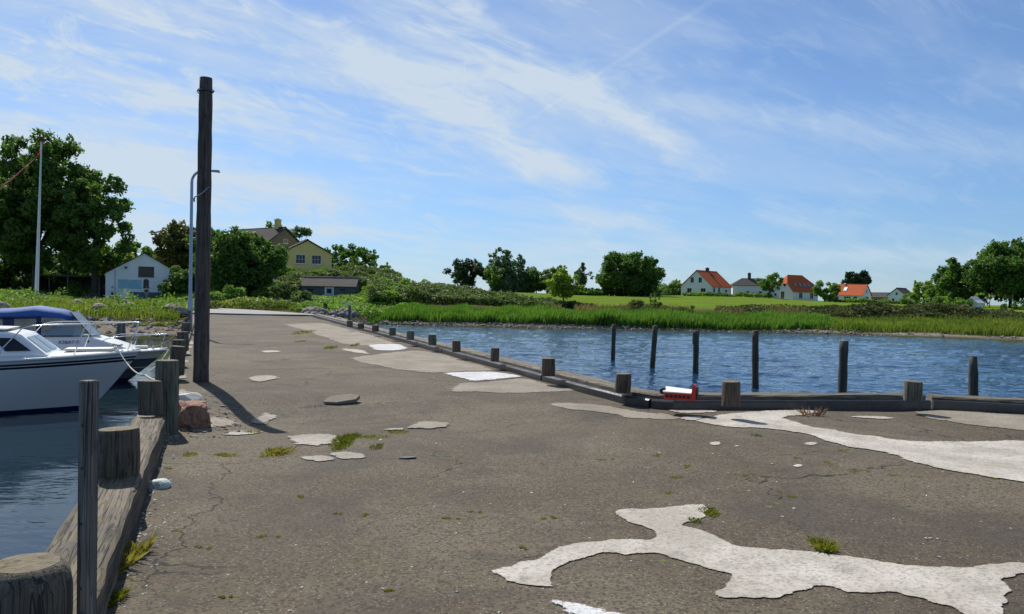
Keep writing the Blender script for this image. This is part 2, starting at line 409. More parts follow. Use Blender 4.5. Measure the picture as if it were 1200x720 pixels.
def mat_terrain():
    m, N, b, out = new_mat('coastal ground')
    tc = N.n('ShaderNodeTexCoord').outputs['Object']
    sp = N.n('ShaderNodeSeparateXYZ'); N.put(sp.inputs[0], tc)
    n = N.noise(tc, 0.25, 5, 0.6); f = N.noise(tc, 3.0, 5, 0.7)
    grass = N.mix(N.ss(n, 0.35, 0.65), rgb(0.092, 0.150, 0.022), rgb(0.125, 0.180, 0.028))
    grass = N.mix(N.m('MULTIPLY', N.ss(f, 0.45, 0.75), 0.4), grass, rgb(0.135, 0.18, 0.03))
    mp = N.n('ShaderNodeMapping'); N.put(mp.inputs[0], tc); mp.inputs['Scale'].default_value = (0.02, 0.35, 1)
    grass = N.mix(N.m('MULTIPLY', N.ss(N.noise(mp.outputs[0], 1.0, 4, 0.6), 0.5, 0.7), 0.35), grass, rgb(0.085, 0.13, 0.02))
    soil = N.mix(f, rgb(0.06, 0.065, 0.025), rgb(0.10, 0.09, 0.04))
    sand = N.mix(N.ss(f, 0.35, 0.7), rgb(0.25, 0.215, 0.17), rgb(0.14, 0.12, 0.095))
    zz = N.m('ADD', sp.outputs[2], N.m('MULTIPLY', N.m('SUBTRACT', f, 0.5), 0.25))
    col = N.mix(N.ss(zz, -0.70, -0.55), sand, soil)
    col = N.mix(N.ss(sp.outputs[1], 82.0, 90.0), col, grass)
    wet = N.ss(zz, -0.92, -1.10)
    col = N.mix(wet, col, rgb(0.055, 0.060, 0.028))
    N.put(b.inputs['Base Color'], col); b.inputs['Roughness'].default_value = 1.0; b.inputs['Specular IOR Level'].default_value = 0.0
    bn = N.n('ShaderNodeBump', ins={'Height': f, 'Strength': 0.6, 'Distance': 0.15}); N.put(b.inputs['Normal'], bn.outputs[0])
    return m

M = {}
M['asphalt'] = mat_asphalt()
M['conc_white'] = mat_concrete('pale concrete patch', (0.35, 0.32, 0.27), (0.50, 0.465, 0.41), 0.62, True)
M['conc_mid'] = mat_concrete('dusty concrete patch', (0.26, 0.235, 0.195), (0.38, 0.35, 0.30), 0.55, True)
M['conc_beige'] = mat_concrete('worn beige concrete', (0.21, 0.18, 0.14), (0.29, 0.255, 0.205), 0.45, True)
M['paint_white'] = mat_concrete('white painted concrete', (0.46, 0.46, 0.45), (0.60, 0.60, 0.60), 0.35, True)
M['road'] = mat_concrete('pale bleached road', (0.26, 0.255, 0.245), (0.34, 0.33, 0.315), 0.2)
M['water'] = mat_water(); M['waves'] = mat_water(.14, 'open water waves')
M['terrain'] = mat_terrain()
M['quay'] = mat_concrete('dark quay wall', (0.07, 0.065, 0.055), (0.12, 0.11, 0.09), 0.6)
M['plank'] = mat_wood('weathered kerb plank', (0.050, 0.035, 0.023), (0.160, 0.120, 0.083), 1.0, 'Y', 0.45, bump=1.0)
M['stump'] = mat_wood('grey bollard timber', (0.072, 0.057, 0.042), (0.155, 0.130, 0.100), 1.2, 'Z', 0.45)
M['stump2'] = mat_wood('brown bollard timber', (0.075, 0.052, 0.036), (0.15, 0.11, 0.08), 1.2, 'Z', 0.15)
M['stump3'] = mat_wood('green grey bollard timber', (0.080, 0.085, 0.062), (0.16, 0.165, 0.125), 1.2, 'Z', 0.4)
M['kerbwood'] = mat_wood('dark kerb timber', (0.075, 0.060, 0.045), (0.22, 0.18, 0.135), 1.0, 'Y', 0.3)
M['endgrain'] = simple('sawn end grain', (0.135, 0.112, 0.066), 0.9, 0.6, 11, 0.9, bscale=30)
M['pole'] = mat_wood('dark tarred pole', (0.052, 0.042, 0.036), (0.130, 0.104, 0.088), 1.2, 'Z', 0.1)
M['dolphin'] = mat_wood('dark mooring post', (0.036, 0.033, 0.028), (0.092, 0.086, 0.070), 0.8, 'Z', 0.3)
M['greywood'] = mat_wood('silvery batten', (0.11, 0.10, 0.09), (0.24, 0.22, 0.20), 1.5, 'Z', 0.1)
M['steel'] = simple('dark kerb steel', (0.065, 0.065, 0.068), 0.35, 0.5, 8, 0.2, 0.6)
M['galv'] = simple('galvanised steel', (0.30, 0.36, 0.44), 0.45, 0.12, 5, 0, 0.6)
M['chrome'] = simple('polished rail', (0.62, 0.64, 0.66), 0.22, 0.05, 5, 0, 1.0)
M['black'] = simple('black rubber', (0.015, 0.015, 0.017), 0.5)
M['white'] = simple('white paint', (0.78, 0.78, 0.76), 0.5, 0.05, 3)
M['gel'] = simple('white gelcoat', (0.74, 0.75, 0.74), 0.25, 0.04, 2)
M['gelcream'] = simple('cream gelcoat', (0.70, 0.68, 0.60), 0.35, 0.04, 2)
M['navy'] = simple('navy stripe', (0.012, 0.014, 0.030), 0.3, 0.1, 4)
M['boot'] = simple('blue antifouling', (0.010, 0.018, 0.085), 0.5, 0.2, 4)
M['hull2'] = simple('slate blue hull', (0.09, 0.12, 0.16), 0.3, 0.1, 3)
M['canvas'] = simple('blue canvas', (0.022, 0.085, 0.30), 0.8, 0.15, 5, 0.3)
M['canvasdk'] = simple('dark blue canvas trim', (0.012, 0.020, 0.075), 0.8, 0.1, 5)
def see_through(name, c, k, rough=.08):
    m, N, b, out = new_mat(name); b.inputs['Base Color'].default_value = rgb(*c); b.inputs['Roughness'].default_value = rough; b.inputs['Specular IOR Level'].default_value = .8
    tr = N.n('ShaderNodeBsdfTransparent'); tr.inputs[0].default_value = (.85, .88, .88, 1); mx = N.n('ShaderNodeMixShader'); mx.inputs[0].default_value = k
    m.node_tree.links.new(tr.outputs[0], mx.inputs[1]); m.node_tree.links.new(b.outputs[0], mx.inputs[2]); m.node_tree.links.new(mx.outputs[0], out.inputs[0]); return m
M['clear'] = see_through('clear vinyl window', (0.20, 0.21, 0.20), .45, .2)
M['screen'] = see_through('windscreen glass', (0.30, 0.38, 0.45), .5)
M['glass'] = simple('dark window glass', (0.014, 0.017, 0.021), 0.15, 0.2, 2, spec=0.3)
M['rope'] = simple('mooring rope', (0.33, 0.31, 0.27), 0.9, 0.3, 60)
M['red'] = simple('red plastic', (0.55, 0.03, 0.018), 0.4, 0.08, 6)
M['redflag'] = simple('red cloth', (0.50, 0.03, 0.035), 0.8, 0.08, 4)
M['brick'] = simple('red brick lump', (0.30, 0.165, 0.115), 0.95, 0.55, 11, 1.0, bscale=40)
M['mortar'] = simple('pale mortar', (0.50, 0.48, 0.43), 0.95, 0.25, 8, 0.9, bscale=30)
M['mortarblue'] = simple('pale bluish mortar', (0.46, 0.52, 0.50), 0.9, 0.15, 8, 0.6, bscale=30)
M['rock'] = simple('grey boulder', (0.22, 0.195, 0.165), 0.95, 0.5, 3, 0.9, bscale=12)
M['pebble'] = simple('beach pebbles', (0.20, 0.18, 0.155), 0.95, 0.6, 2.5)
M['slab'] = simple('broken asphalt slab', (0.19, 0.165, 0.125), 0.95, 0.35, 9, 0.8)
M['wallw'] = simple('white rendered wall', (0.72, 0.73, 0.73), 0.85, 0.07, 1.2)
M['boatwall'] = simple('white boarded wall', (0.80, 0.82, 0.84), 0.85, 0.10, 0.9, 0.2)
M['wally'] = simple('ochre yellow wall', (0.76, 0.57, 0.21), 0.9, 0.10, 0.8)
M['gablegrey'] = simple('grey brown boarding', (0.20, 0.165, 0.105), 0.9, 0.2, 1.0)
M['orange'] = simple('orange clay tiles', (0.43, 0.10, 0.038), 0.8, 0.22, 1.1, 0.5, bscale=4, spec=0.1)
M['slate'] = simple('dark grey roof', (0.075, 0.070, 0.068), 0.85, 0.2, 1.1, 0.5, bscale=4, spec=0.1)
M['thatch'] = simple('grey brown roof', (0.055, 0.049, 0.046), 0.9, 0.25, 1.0, 0.5, bscale=5, spec=0.1)
M['fibre'] = simple('lichened fibre cement roof', (0.17, 0.145, 0.125), 0.9, 0.3, 1.5, 0.5, bscale=5, spec=0.1)
M['bluegrey'] = simple('blue grey boarding', (0.105, 0.115, 0.135), 0.85, 0.15, 1.5)
M['door'] = simple('pale blue door', (0.45, 0.56, 0.68), 0.6, 0.06, 2)
M['turq'] = simple('turquoise painted panel', (0.30, 0.55, 0.66), 0.8, 0.35, 1.1)
M['plinth'] = simple('blue grey plinth', (0.09, 0.14, 0.21), 0.9, 0.2, 2)
M['brownboard'] = simple('brown shutter', (0.105, 0.082, 0.068), 0.85, 0.15, 3)
M['bark'] = mat_wood('tree bark', (0.040, 0.032, 0.024), (0.085, 0.070, 0.052), 0.6, 'Z', 0.1)
M['skin'] = simple('skin', (0.48, 0.28, 0.20), 0.6, 0.04)
M['shirt'] = simple('white shirt', (0.70, 0.70, 0.72), 0.9)
M['vest'] = simple('dark red top', (0.13, 0.025, 0.035), 0.9)
M['trouser'] = simple('black trousers', (0.02, 0.02, 0.026), 0.9)
M['jeans'] = simple('pale grey trousers', (0.22, 0.24, 0.26), 0.9)
M['hair'] = simple('dark hair', (0.02, 0.015, 0.012), 0.7)
M['hat'] = simple('pale hat', (0.45, 0.42, 0.38), 0.9)
M['bin'] = simple('dark bin plastic', (0.055, 0.055, 0.058), 0.6)
M['binred'] = simple('dull red crate', (0.12, 0.03, 0.03), 0.7)
L = {}
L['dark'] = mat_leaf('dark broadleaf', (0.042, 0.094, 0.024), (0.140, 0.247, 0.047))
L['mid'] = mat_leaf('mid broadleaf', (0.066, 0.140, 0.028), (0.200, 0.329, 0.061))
L['light'] = mat_leaf('light broadleaf', (0.138, 0.235, 0.032), (0.323, 0.420, 0.062), 0.4)
L['willow'] = mat_leaf('grey green willow', (0.050, 0.088, 0.026), (0.165, 0.220, 0.080), 0.38)
L['poplar'] = mat_leaf('grey green poplar', (0.052, 0.113, 0.052), (0.188, 0.270, 0.136), 0.3)
L['pine'] = mat_leaf('blackish pine', (0.017, 0.038, 0.017), (0.052, 0.086, 0.035), 0.15)
L['olive'] = mat_leaf('olive copper leaf', (0.071, 0.085, 0.028), (0.188, 0.200, 0.055), 0.3)
L['reed'] = mat_leaf('green reed', (0.060, 0.145, 0.022), (0.165, 0.300, 0.050), 0.40)
L['herb'] = mat_leaf('wild herbs', (0.074, 0.135, 0.019), (0.270, 0.317, 0.054), 0.4)
L['straw'] = mat_leaf('dry grass heads', (0.16, 0.13, 0.055), (0.30, 0.25, 0.12), 0.3)
L['moss'] = mat_leaf('moss and weeds', (0.075, 0.100, 0.012), (0.235, 0.235, 0.035), 0.4)
L['drygrass'] = mat_leaf('yellowed grass', (0.16, 0.15, 0.03), (0.36, 0.30, 0.09), 0.4)
L['scrub'] = mat_leaf('dark bank scrub', (0.045, 0.060, 0.020), (0.135, 0.150, 0.055), 0.35)
L['flower'] = mat_leaf('small white flowers', (0.35, 0.36, 0.28), (0.55, 0.56, 0.48), 0.3)
L['rust'] = mat_leaf('dry red stems', (0.16, 0.07, 0.05), (0.30, 0.19, 0.15), 0.3)

# ------------------------------------------------------------------ terrain
PROF = {
 -1500: [(25,-3),(40,-1.4),(44,-1.0),(48,-.2),(55,0),(100,.3),(110,.8),(130,2),(200,3),(3000,2)],
 0:     [(25,-3),(41,-1.4),(44,-1.0),(48,-.25),(55,-.05),(100,.2),(108,.6),(130,2.5),(200,3.5),(3000,2)],
 150:   [(25,-3),(41.5,-1.4),(44,-1.0),(48,-.25),(55,-.05),(100,.05),(108,.3),(125,2.5),(200,4),(3000,2)],
 230:   [(25,-3),(42.5,-1.4),(47,-.45),(51,-.06),(56,-.05),(85,0),(100,.3),(112,3),(130,4.2),(200,4.2),(3000,2)],
 330:   [(25,-3),(44,-1.8),(48,-.6),(50.5,-.07),(58,0),(80,.2),(94,.8),(105,3.5),(114,5),(140,5),(200,4.5),(3000,2)],
 400:   [(25,-3),(50,-2.2),(59,-1.25),(62,-.7),(72,-.3),(85,.4),(94,.8),(104,3.5),(120,5),(150,5),(220,4),(3000,0)],
 450:   [(25,-3),(60,-2),(69,-1.25),(71.5,-.75),(80,-.5),(90,1.0),(100,2.2),(120,3.6),(150,4.1),(220,3.4),(3000,0)],
 500:   [(25,-3),(60,-2),(66,-1.25),(68.5,-.75),(77,-.5),(84,.6),(95,1.5),(120,2.9),(150,3.6),(220,3.2),(3000,0)],
 600:   [(25,-3),(60,-1.9),(65.5,-1.25),(68,-.75),(77,-.5),(83,.4),(95,.7),(130,1.7),(170,2.4),(220,2.5),(3000,0)],
 700:   [(25,-3),(60,-1.9),(65.2,-1.25),(68,-.75),(77,-.5),(82,.3),(90,.55),(130,1.3),(170,2.0),(220,2.3),(3000,0)],
 850:   [(25,-3),(60,-1.9),(66,-1.25),(69,-.75),(77,-.5),(82,.35),(88,.65),(130,1.5),(170,2.2),(200,2.7),(230,2.8),(3000,0)],
 1000:  [(25,-3),(58,-1.9),(64,-1.25),(67,-.75),(77,-.45),(81,.45),(88,.75),(130,1.1),(200,1.6),(230,1.7),(3000,0)],
 1100:  [(25,-3),(55,-1.9),(61,-1.25),(65,-.75),(75,-.45),(80,.5),(88,.8),(130,1.1),(200,1.5),(3000,0)],
 1200:  [(25,-3),(50,-1.8),(56.5,-1.25),(64,-.75),(74,-.45),(79,.3),(88,.6),(130,1.1),(200,1.5),(3000,0)],
 1400:  [(25,-3),(44,-1.8),(50,-1.25),(56,-.75),(68,-.4),(74,.3),(88,.7),(130,1.1),(200,1.5),(3000,0)],
 2700:  [(25,-3),(44,-1.8),(50,-1.25),(56,-.75),(68,-.4),(74,.3),(88,.7),(130,1.1),(200,1.5),(3000,0)],
}
PK = sorted(PROF)
def th(x, y):
    """ground height"""
    x = np.asarray(x, float); y = np.asarray(y, float)
    px = 600 + 900*x/np.maximum(y, 1.0)
    tab = np.array([np.interp(y, [d for d, _ in PROF[k]], [z for _, z in PROF[k]]) for k in PK])
    kk = np.array(PK, float)
    px = np.clip(px, kk[0], kk[-1])
    i = np.clip(np.searchsorted(kk, px, side='right')-1, 0, len(kk)-2)
    f = (px-kk[i])/(kk[i+1]-kk[i]); f = f*f*(3-2*f)
    if tab.ndim == 1: return tab[i]*(1-f)+tab[i+1]*f
    idx = np.arange(tab.shape[1])
    return tab[i, idx]*(1-f)+tab[i+1, idx]*f

def build_terrain():
    ds = np.concatenate([np.arange(26, 100, 1.0), np.arange(100, 240, 4.0), [260, 300, 360, 500, 800, 1500, 3000]])
    pxs = np.arange(-1500, 2701, 15.0)
    D, PX = np.meshgrid(ds, pxs, indexing='ij')
    X = (PX-600)/900*D
    Z = th(X.ravel(), D.ravel()).reshape(X.shape)
    Z = Z + (fbm(X*0.25, D*0.25, 3, 7)-0.44)*0.25
    # the land stays under the road bed and the pier deck
    nr, nc = X.shape
    v = np.stack([X, D, Z], -1).reshape(-1, 3)
    idx = np.arange(nr*nc).reshape(nr, nc)
    f = np.stack([idx[:-1, :-1], idx[:-1, 1:], idx[1:, 1:], idx[1:, :-1]], -1).reshape(-1, 4)
    me = bpy.data.meshes.new('terrain'); me.from_pydata(v.tolist(), [], f.tolist()); me.materials.append(M['terrain'])
    me.polygons.foreach_set('use_smooth', [True]*len(f)); me.update()
    tag(link('terrain', me), kind='structure')
build_terrain()

WATER_Z = -1.2
tag(MB().add([(-400,-300,WATER_Z),(400,-300,WATER_Z),(400,140,WATER_Z),(-400,140,WATER_Z)], [(0,1,2,3)]).build('water', M['water']), kind='structure')
def build_waves():
    k = np.arange(285, 37.5, -.55); D = 2520/k; px = np.arange(330, 1345, 2.2)
    DD, PX = np.meshgrid(D, px, indexing='ij'); X_ = (PX-600)/900*DD
    side = X_+.39*DD
    u = X_*.97+DD*.22; v = DD*.97-X_*.22
    h = (fbm(u*.75+.6*vnoise(v*.9, u*.4, 3), v*1.5, 3, 51)-.44)*.19 + (fbm(u*2.4, v*4.2, 3, 61)-.44)*.085
    h = h+.04*np.sin(v*1.9+2.2*fbm(u*.35, v*.25, 2, 71)*3)
    Z = WATER_Z+.055+h*np.clip((side-5.5)/2.0, 0, 1)*.8
    nr, nc = X_.shape; idx = np.arange(nr*nc).reshape(nr, nc)
    f = np.stack([idx[:-1, :-1], idx[:-1, 1:], idx[1:, 1:], idx[1:, :-1]], -1).reshape(-1, 4)
    keep = (side > 5.6)[:-1, :-1].reshape(-1); f = f[keep]
    me = bpy.data.meshes.new('water'); me.from_pydata(np.stack([X_, DD, Z], -1).reshape(-1, 3).tolist(), [], f.tolist()); me.materials.append(M['waves'])
    me.polygons.foreach_set('use_smooth', [True]*len(f)); me.update()
    tag(link('water', me), kind='structure')
build_waves()
tag(MB().add([(-400,-300,-3.2),(400,-300,-3.2),(400,60,-3.2),(-400,60,-3.2)], [(0,1,2,3)]).build('seabed', M['quay']), kind='structure')

# ------------------------------------------------------------------ pier deck
def xL(Y): return -0.46-0.40*Y
def xR(Y): return 6.10-0.383*Y
FX = [1.7, 2.3, 6.4, 8.0, 16.0]; FY = [11.4, 11.02, 11.62, 11.15, 10.6]
def Yf(x): return np.interp(x, FX, FY)
def dh(x, y):
    """relief of the worn deck"""
    x = np.asarray(x, float); y = np.asarray(y, float)
    z = (fbm(x*0.35, y*0.35, 3, 3)-0.44)*0.07
    d = ((x+3.0)/1.9)**2 + ((y-10.3)/1.35)**2
    z = z - 0.15*np.exp(-d)
    d2 = ((x+0.6)/1.2)**2 + ((y-9.7)/0.9)**2
    z = z - 0.05*np.exp(-d2)
    z = z*np.clip((x-xL(y)-0.1)/0.9, 0, 1)
    return z

def build_deck():
    EX = 0.33
    def grid(X, Y):
        nr, nc = X.shape
        Z = dh(X.ravel(), Y.ravel()).reshape(X.shape)
        idx = np.arange(nr*nc).reshape(nr, nc)
        f = np.stack([idx[:-1, :-1], idx[:-1, 1:], idx[1:, 1:], idx[1:, :-1]], -1).reshape(-1, 4)
        return np.stack([X, Y, Z], -1).reshape(-1, 3), f
    t = np.linspace(0, 1, 190)[:, None]
    Yr = -4+15.4*t
    n1, n2 = 80, 110
    s1 = np.linspace(0, 1, n1)[None, :]; s2 = np.linspace(0, 1, n2)[None, 1:]
    XA = np.concatenate([(xL(Yr)-EX)+(1.7-(xL(Yr)-EX))*s1, 1.7+14.3*np.repeat(s2, len(t), 0)], 1)
    YA = Yr + (Yf(XA)-11.4)*t + EX*np.clip((XA-1.7)/0.5, 0, 1)*t
    va, fa = grid(XA, YA)
    tb = np.linspace(0, 1, 230)[:, None]**1.6
    Yb = 11.4+(51.5-11.4)*tb
    xr = np.where(tb == 0, 1.7, xR(Yb)+EX*np.clip((Yb-11.4)/0.4, 0, 1))
    XB = (xL(Yb)-EX)+(xr-(xL(Yb)-EX))*s1
    vb, fb = grid(XB, np.repeat(Yb, n1, 1))
    v = np.concatenate([va, vb]); f = np.concatenate([fa, fb+len(va)])
    me = bpy.data.meshes.new('pier_deck'); me.from_pydata(v.tolist(), [], f.tolist()); me.materials.append(M['asphalt'])
    me.polygons.foreach_set('use_smooth', [True]*len(f)); me.update()
    bm = bmesh.new(); bm.from_mesh(me); bmesh.ops.remove_doubles(bm, verts=bm.verts, dist=0.002); bm.to_mesh(me); bm.free()
    tag(link('pier_deck', me), kind='structure')
    # quay wall all round, just inside the outer edge of the kerb timbers
    pts = [(xL(50)-.28, 50)] + [(xL(y)-.28, y) for y in (35, 20, 8, 2, -6)]
    w = MB()
    for a, b in zip(pts[:-1], pts[1:]): w.add([(a[0],a[1],-3.3),(b[0],b[1],-3.3),(b[0],b[1],-.03),(a[0],a[1],-.03)], [(0,1,2,3)])
    pts = [(xR(50)+.28, 50), (xR(30)+.28, 30), (xR(15)+.28, 15), (2.0, 11.65)] + [(x, float(Yf(x))+.28) for x in (2.4, 6.4, 8.0, 16.0)]
    for a, b in zip(pts[:-1], pts[1:]): w.add([(a[0],a[1],-3.3),(b[0],b[1],-3.3),(b[0],b[1],-.03),(a[0],a[1],-.03)], [(0,1,2,3)])
    tag(w.build('quay_wall', M['quay']), 'dark weathered quay wall under the pier edge', 'quay wall')
build_deck()

def strip_on_ground(name, poly, mat, lift, hfun, kind='structure', skirt=0.03, ragged=0.03, step=0.07, seed=1, sub=0.25, rimw=0.12):
    """ragged flat patch lying on the deck: outline -> frayed outline -> triangulated, draped"""
    P = [Vector((p[0], p[1])) for p in poly]; pts = []
    per = sum((P[i]-P[(i+1) % len(P)]).length for i in range(len(P)))
    step = max(step, per/700)
    s = 0
    for i in range(len(P)):
        p0, p1, p2, p3 = P[i-1], P[i], P[(i+1) % len(P)], P[(i+2) % len(P)]
        n = max(1, int((p2-p1).length/step))
        for k in range(n):
            t = k/n
            cr = 0.5*((2*p1)+(p2-p0)*t+(2*p0-5*p1+4*p2-p3)*t*t+(3*p1-p0-3*p2+p3)*t**3)
            q = cr*0.7 + (p1.lerp(p2, t))*0.3
            d = (p2-p1).normalized(); nrm = Vector((-d.y, d.x))
            off = (float(fbm(q.x*3.1, q.y*3.1, 4, seed))-0.46)*ragged*4 + (float(fbm(q.x*13, q.y*13, 3, seed+9))-0.44)*ragged*2.6
            pts.append(q+nrm*off)
    bm = bmesh.new(); vs = [bm.verts.new((p.x, p.y, 0)) for p in pts]
    bm.faces.new(vs); bmesh.ops.triangulate(bm, faces=bm.faces, ngon_method='EAR_CLIP')
    for _ in range(5):
        es = [e for e in bm.edges if e.calc_length() > sub and not e.is_boundary]
        if not es: break
        bmesh.ops.subdivide_edges(bm, edges=es, cuts=1)
        bmesh.ops.triangulate(bm, faces=bm.faces)
    be = [e for e in bm.edges if e.is_boundary]
    rim = [Vector((v.co.x, v.co.y)) for e in be for v in e.verts]
    from mathutils.kdtree import KDTree
    kd = KDTree(len(rim)); [kd.insert((q.x, q.y, 0), i) for i, q in enumerate(rim)]; kd.balance()
    lay = bm.verts.layers.float.new('rim')
    for v in bm.verts: v[lay] = min(1.0, kd.find((v.co.x, v.co.y, 0))[2]/rimw)
    for v in bm.verts: v.co.z = float(hfun(v.co.x, v.co.y))+lift
    if skirt:
        r = bmesh.ops.extrude_edge_only(bm, edges=be)
        for g in r['geom']:
            if isinstance(g, bmesh.types.BMVert): g.co.z -= skirt
    bmesh.ops.recalc_face_normals(bm, faces=bm.faces)
    up = sum(f.normal.z*f.calc_area() for f in bm.faces)
    if up < 0: bmesh.ops.reverse_faces(bm, faces=bm.faces)
    me = bpy.data.meshes.new(name); bm.to_mesh(me); bm.free(); me.materials.append(mat)
    return tag(link(name, me), kind=kind)

def patch(pix, mat, lift=0.010, seed=1, ragged=0.03, **k):
    g = [G(*p) for p in pix]
    c = sum(g, Vector())/len(g); span = max((p-c).length for p in g)
    k.setdefault('rimw', min(.22, span*.42) if span < 1.0 else .2); k.setdefault('skirt', 0); k.setdefault('sub', max(.05, span*.10) if span < 1.2 else .14)
    g = [c+(p-c)*(1+.16*min(1, .4/span)) for p in g]
    return strip_on_ground('concrete_patch', [(p.x, p.y) for p in g], M[mat], lift, dh, seed=seed, ragged=ragged, **k)

patch([(583,667),(592,663),(610,658),(640,650),(665,640),(682,636),(705,634),(735,632),(763,631),(768,627),(758,620),(740,614),(728,606),(724,600),(745,598),(768,598),(787,596),(803,594),(820,593),(831,595),(834,601),(828,609),(815,613),(801,615),(803,618),(825,624),(845,632),(862,640),(890,644),(935,648),(960,650),(985,653),(1010,657),(1040,662),(1075,667),(1110,668),(1145,665),(1180,662),(1197,664),(1202,670),(1185,678),(1166,681),(1160,684),(1175,697),(1170,706),(1165,722),(1150,735),(1128,726),(1110,716),(1085,708),(1060,700),(1040,695),(1015,697),(1000,695),(985,695),(965,688),(945,692),(925,697),(900,699),(880,698),(862,696),(845,699),(840,692),(850,688),(856,680),(855,672),(840,668),(820,662),(800,657),(785,653),(770,648),(750,650),(735,651),(720,648),(700,651),(680,656),(667,662),(658,668),(657,684),(640,684),(615,681),(600,677)], 'conc_white', 0.007, 1, 0.020, step=0.016, sub=.06, rimw=.055, skirt=.006)
patch([(646,702),(665,700),(690,706),(715,714),(738,724),(700,728),(672,716),(655,708)], 'paint_white', 0.008, 2, 0.03, step=0.03)
patch([(819,493),(845,488),(867,484),(910,482),(955,481.5),(961,485),(940,488),(918,491),(935,495),(950,499.6),(992,508),(1025,512),(1054,516),(1096,517.5),(1150,516.5),(1200,516),(1290,515),(1290,585),(1200,567),(1158,561),(1117,554),(1075,545),(1058,539),(1033,531),(992,524.6),(967,520),(942,510),(900,504),(867,503),(837,499.6)], 'conc_white', 0.010, 3, 0.04, step=0.05, sub=.14, rimw=.14)
patch([(1072,482.5),(1100,481),(1130,482),(1200,488),(1290,494),(1290,520),(1200,505),(1142,498),(1107,492.5),(1083,488)], 'conc_beige', 0.008, 4, 0.03)
patch([(1000,489),(1008,487.4),(1030,487.8),(1046,489.3),(1030,490.5)], 'conc_white', 0.010, 5, 0.02)
patch([(335,381),(360,379.5),(381,379.5),(420,389),(458,401),(466,403),(452,403),(430,405),(400,403),(380,396),(358,388)], 'conc_beige', 0.006, 6, 0.05)
patch([(432,405),(455,403.3),(470,404.6),(477,408),(462,411),(440,410)], 'paint_white', 0.010, 7, 0.04)
patch([(400,409),(420,410),(431,413),(433,415.4),(410,412.8)], 'conc_white', 0.008, 8, 0.05)
patch([(410,421),(435,416.5),(487,411),(521,416.5),(540,422),(578,434),(545,435.5),(520,437),(490,436),(450,430)], 'conc_beige', 0.006, 9, 0.05)
patch([(522,438.5),(540,437.2),(575,437.2),(609,441.8),(590,444),(566,446),(555,447),(540,443.5)], 'paint_white', 0.010, 10, 0.03)
patch([(540,450),(552,448.6),(565,448.5),(590,446.5),(615,444.6),(645,452),(672,458.5),(640,460),(607,462),(580,461),(560,460),(531,459)], 'conc_beige', 0.006, 11, 0.05)
patch([(641,475),(665,473),(690,474),(712,476.5),(751,483.5),(778,484.5),(795,490),(770,491.5),(735,489),(702,483),(670,480)], 'conc_beige', 0.006, 12, 0.05)
patch([(786,479.3),(800,479),(819,481),(836,482.8),(810,484.6),(790,483.4)], 'conc_white', 0.010, 13, 0.03)
patch([(795,490),(819,488),(822,490.5),(812,493),(800,492)], 'conc_white', 0.010, 14, 0.03)
patch([(335.5,511),(345,508),(358,507),(372,506.5),(386,507.5),(397,514),(385,519),(374,521),(358,521),(347,519)], 'conc_mid', 0.010, 15, 0.05)
patch([(352,536),(374,534),(391,538.5),(372,540.5)], 'conc_mid', 0.008, 16, 0.05)
patch([(391,532),(408,531),(427,536),(402,538)], 'conc_mid', 0.008, 17, 0.05)
patch([(287,443),(302,440),(319,440.5),(326,443),(315,446),(302,447.5)], 'conc_mid', 0.012, 18, 0.04)
patch([(295,482),(303,477),(311,475),(324,478),(315,483),(305,485.5)], 'conc_mid', 0.012, 19, 0.04)
patch([(263,508),(274,503),(283,500),(300,499.5),(304,502),(291,506.5)], 'conc_mid', 0.010, 20, 0.04)
patch([(308,411.7),(324,411.2),(327,413),(310,413.6)], 'conc_white', 0.012, 21, 0.03)
patch([(475,494),(488,489),(500,487.3),(522,490),(517,495),(497,496.5)], 'conc_beige', 0.014, 22, 0.05)
patch([(445,497.5),(458,495.5),(471,495),(470,497.4)], 'conc_mid', 0.012, 23, 0.05)
patch([(228,497),(240,486),(262,484),(272,489),(258,497),(243,504),(230,505)], 'conc_beige', 0.012, 24, 0.07)
patch([(207,462),(216,458),(224,463),(228,473),(214,476)], 'conc_mid', 0.030, 25, 0.04)
for i, q in enumerate([(211,441.5,7,2.3),(216,424,6,1.6),(219,414,5,3.0),(221,407,5,1.6),(224,402,4,2.2)]):
    x, y, w, h = q
    patch([(x-w,y-h*.3),(x,y-h),(x+w,y-h*.5),(x+w,y+h*.7),(x,y+h),(x-w,y+h*.7)], 'conc_mid', 0.010, 30+i, 0.02)
for i, (x, y, s) in enumerate([(838,522.5,5),(935,549.5,4),(863,526,2),(1088,633,4),(950,522,5),(836,535,2)]):
    patch([(x-s*1.4,y),(x-s*.3,y-s*.35),(x+s*1.3,y-s*.25),(x+s,y+s*.3),(x-s*.6,y+s*.4)], 'conc_white', 0.006, 40+i, 0.01, step=0.02)

# road on the land, meeting the pier end and turning along the shore to the left
def roadz(x, y): return np.maximum(th(x, y), -0.02)+0.10
rp = [(xL(50.6)-.2, 50.6), (xR(50.6)+.3, 50.6), (-15.5, 55), (-20, 59), (-27, 64), (-38, 78), (-48, 86), (-80, 92), (-80, 88), (-50, 82), (-41, 74), (-31, 62), (-24.5, 56)]
strip_on_ground('road', rp, M['road'], 0.02, roadz, ragged=0.15, step=0.5, sub=1.5, skirt=0.35)

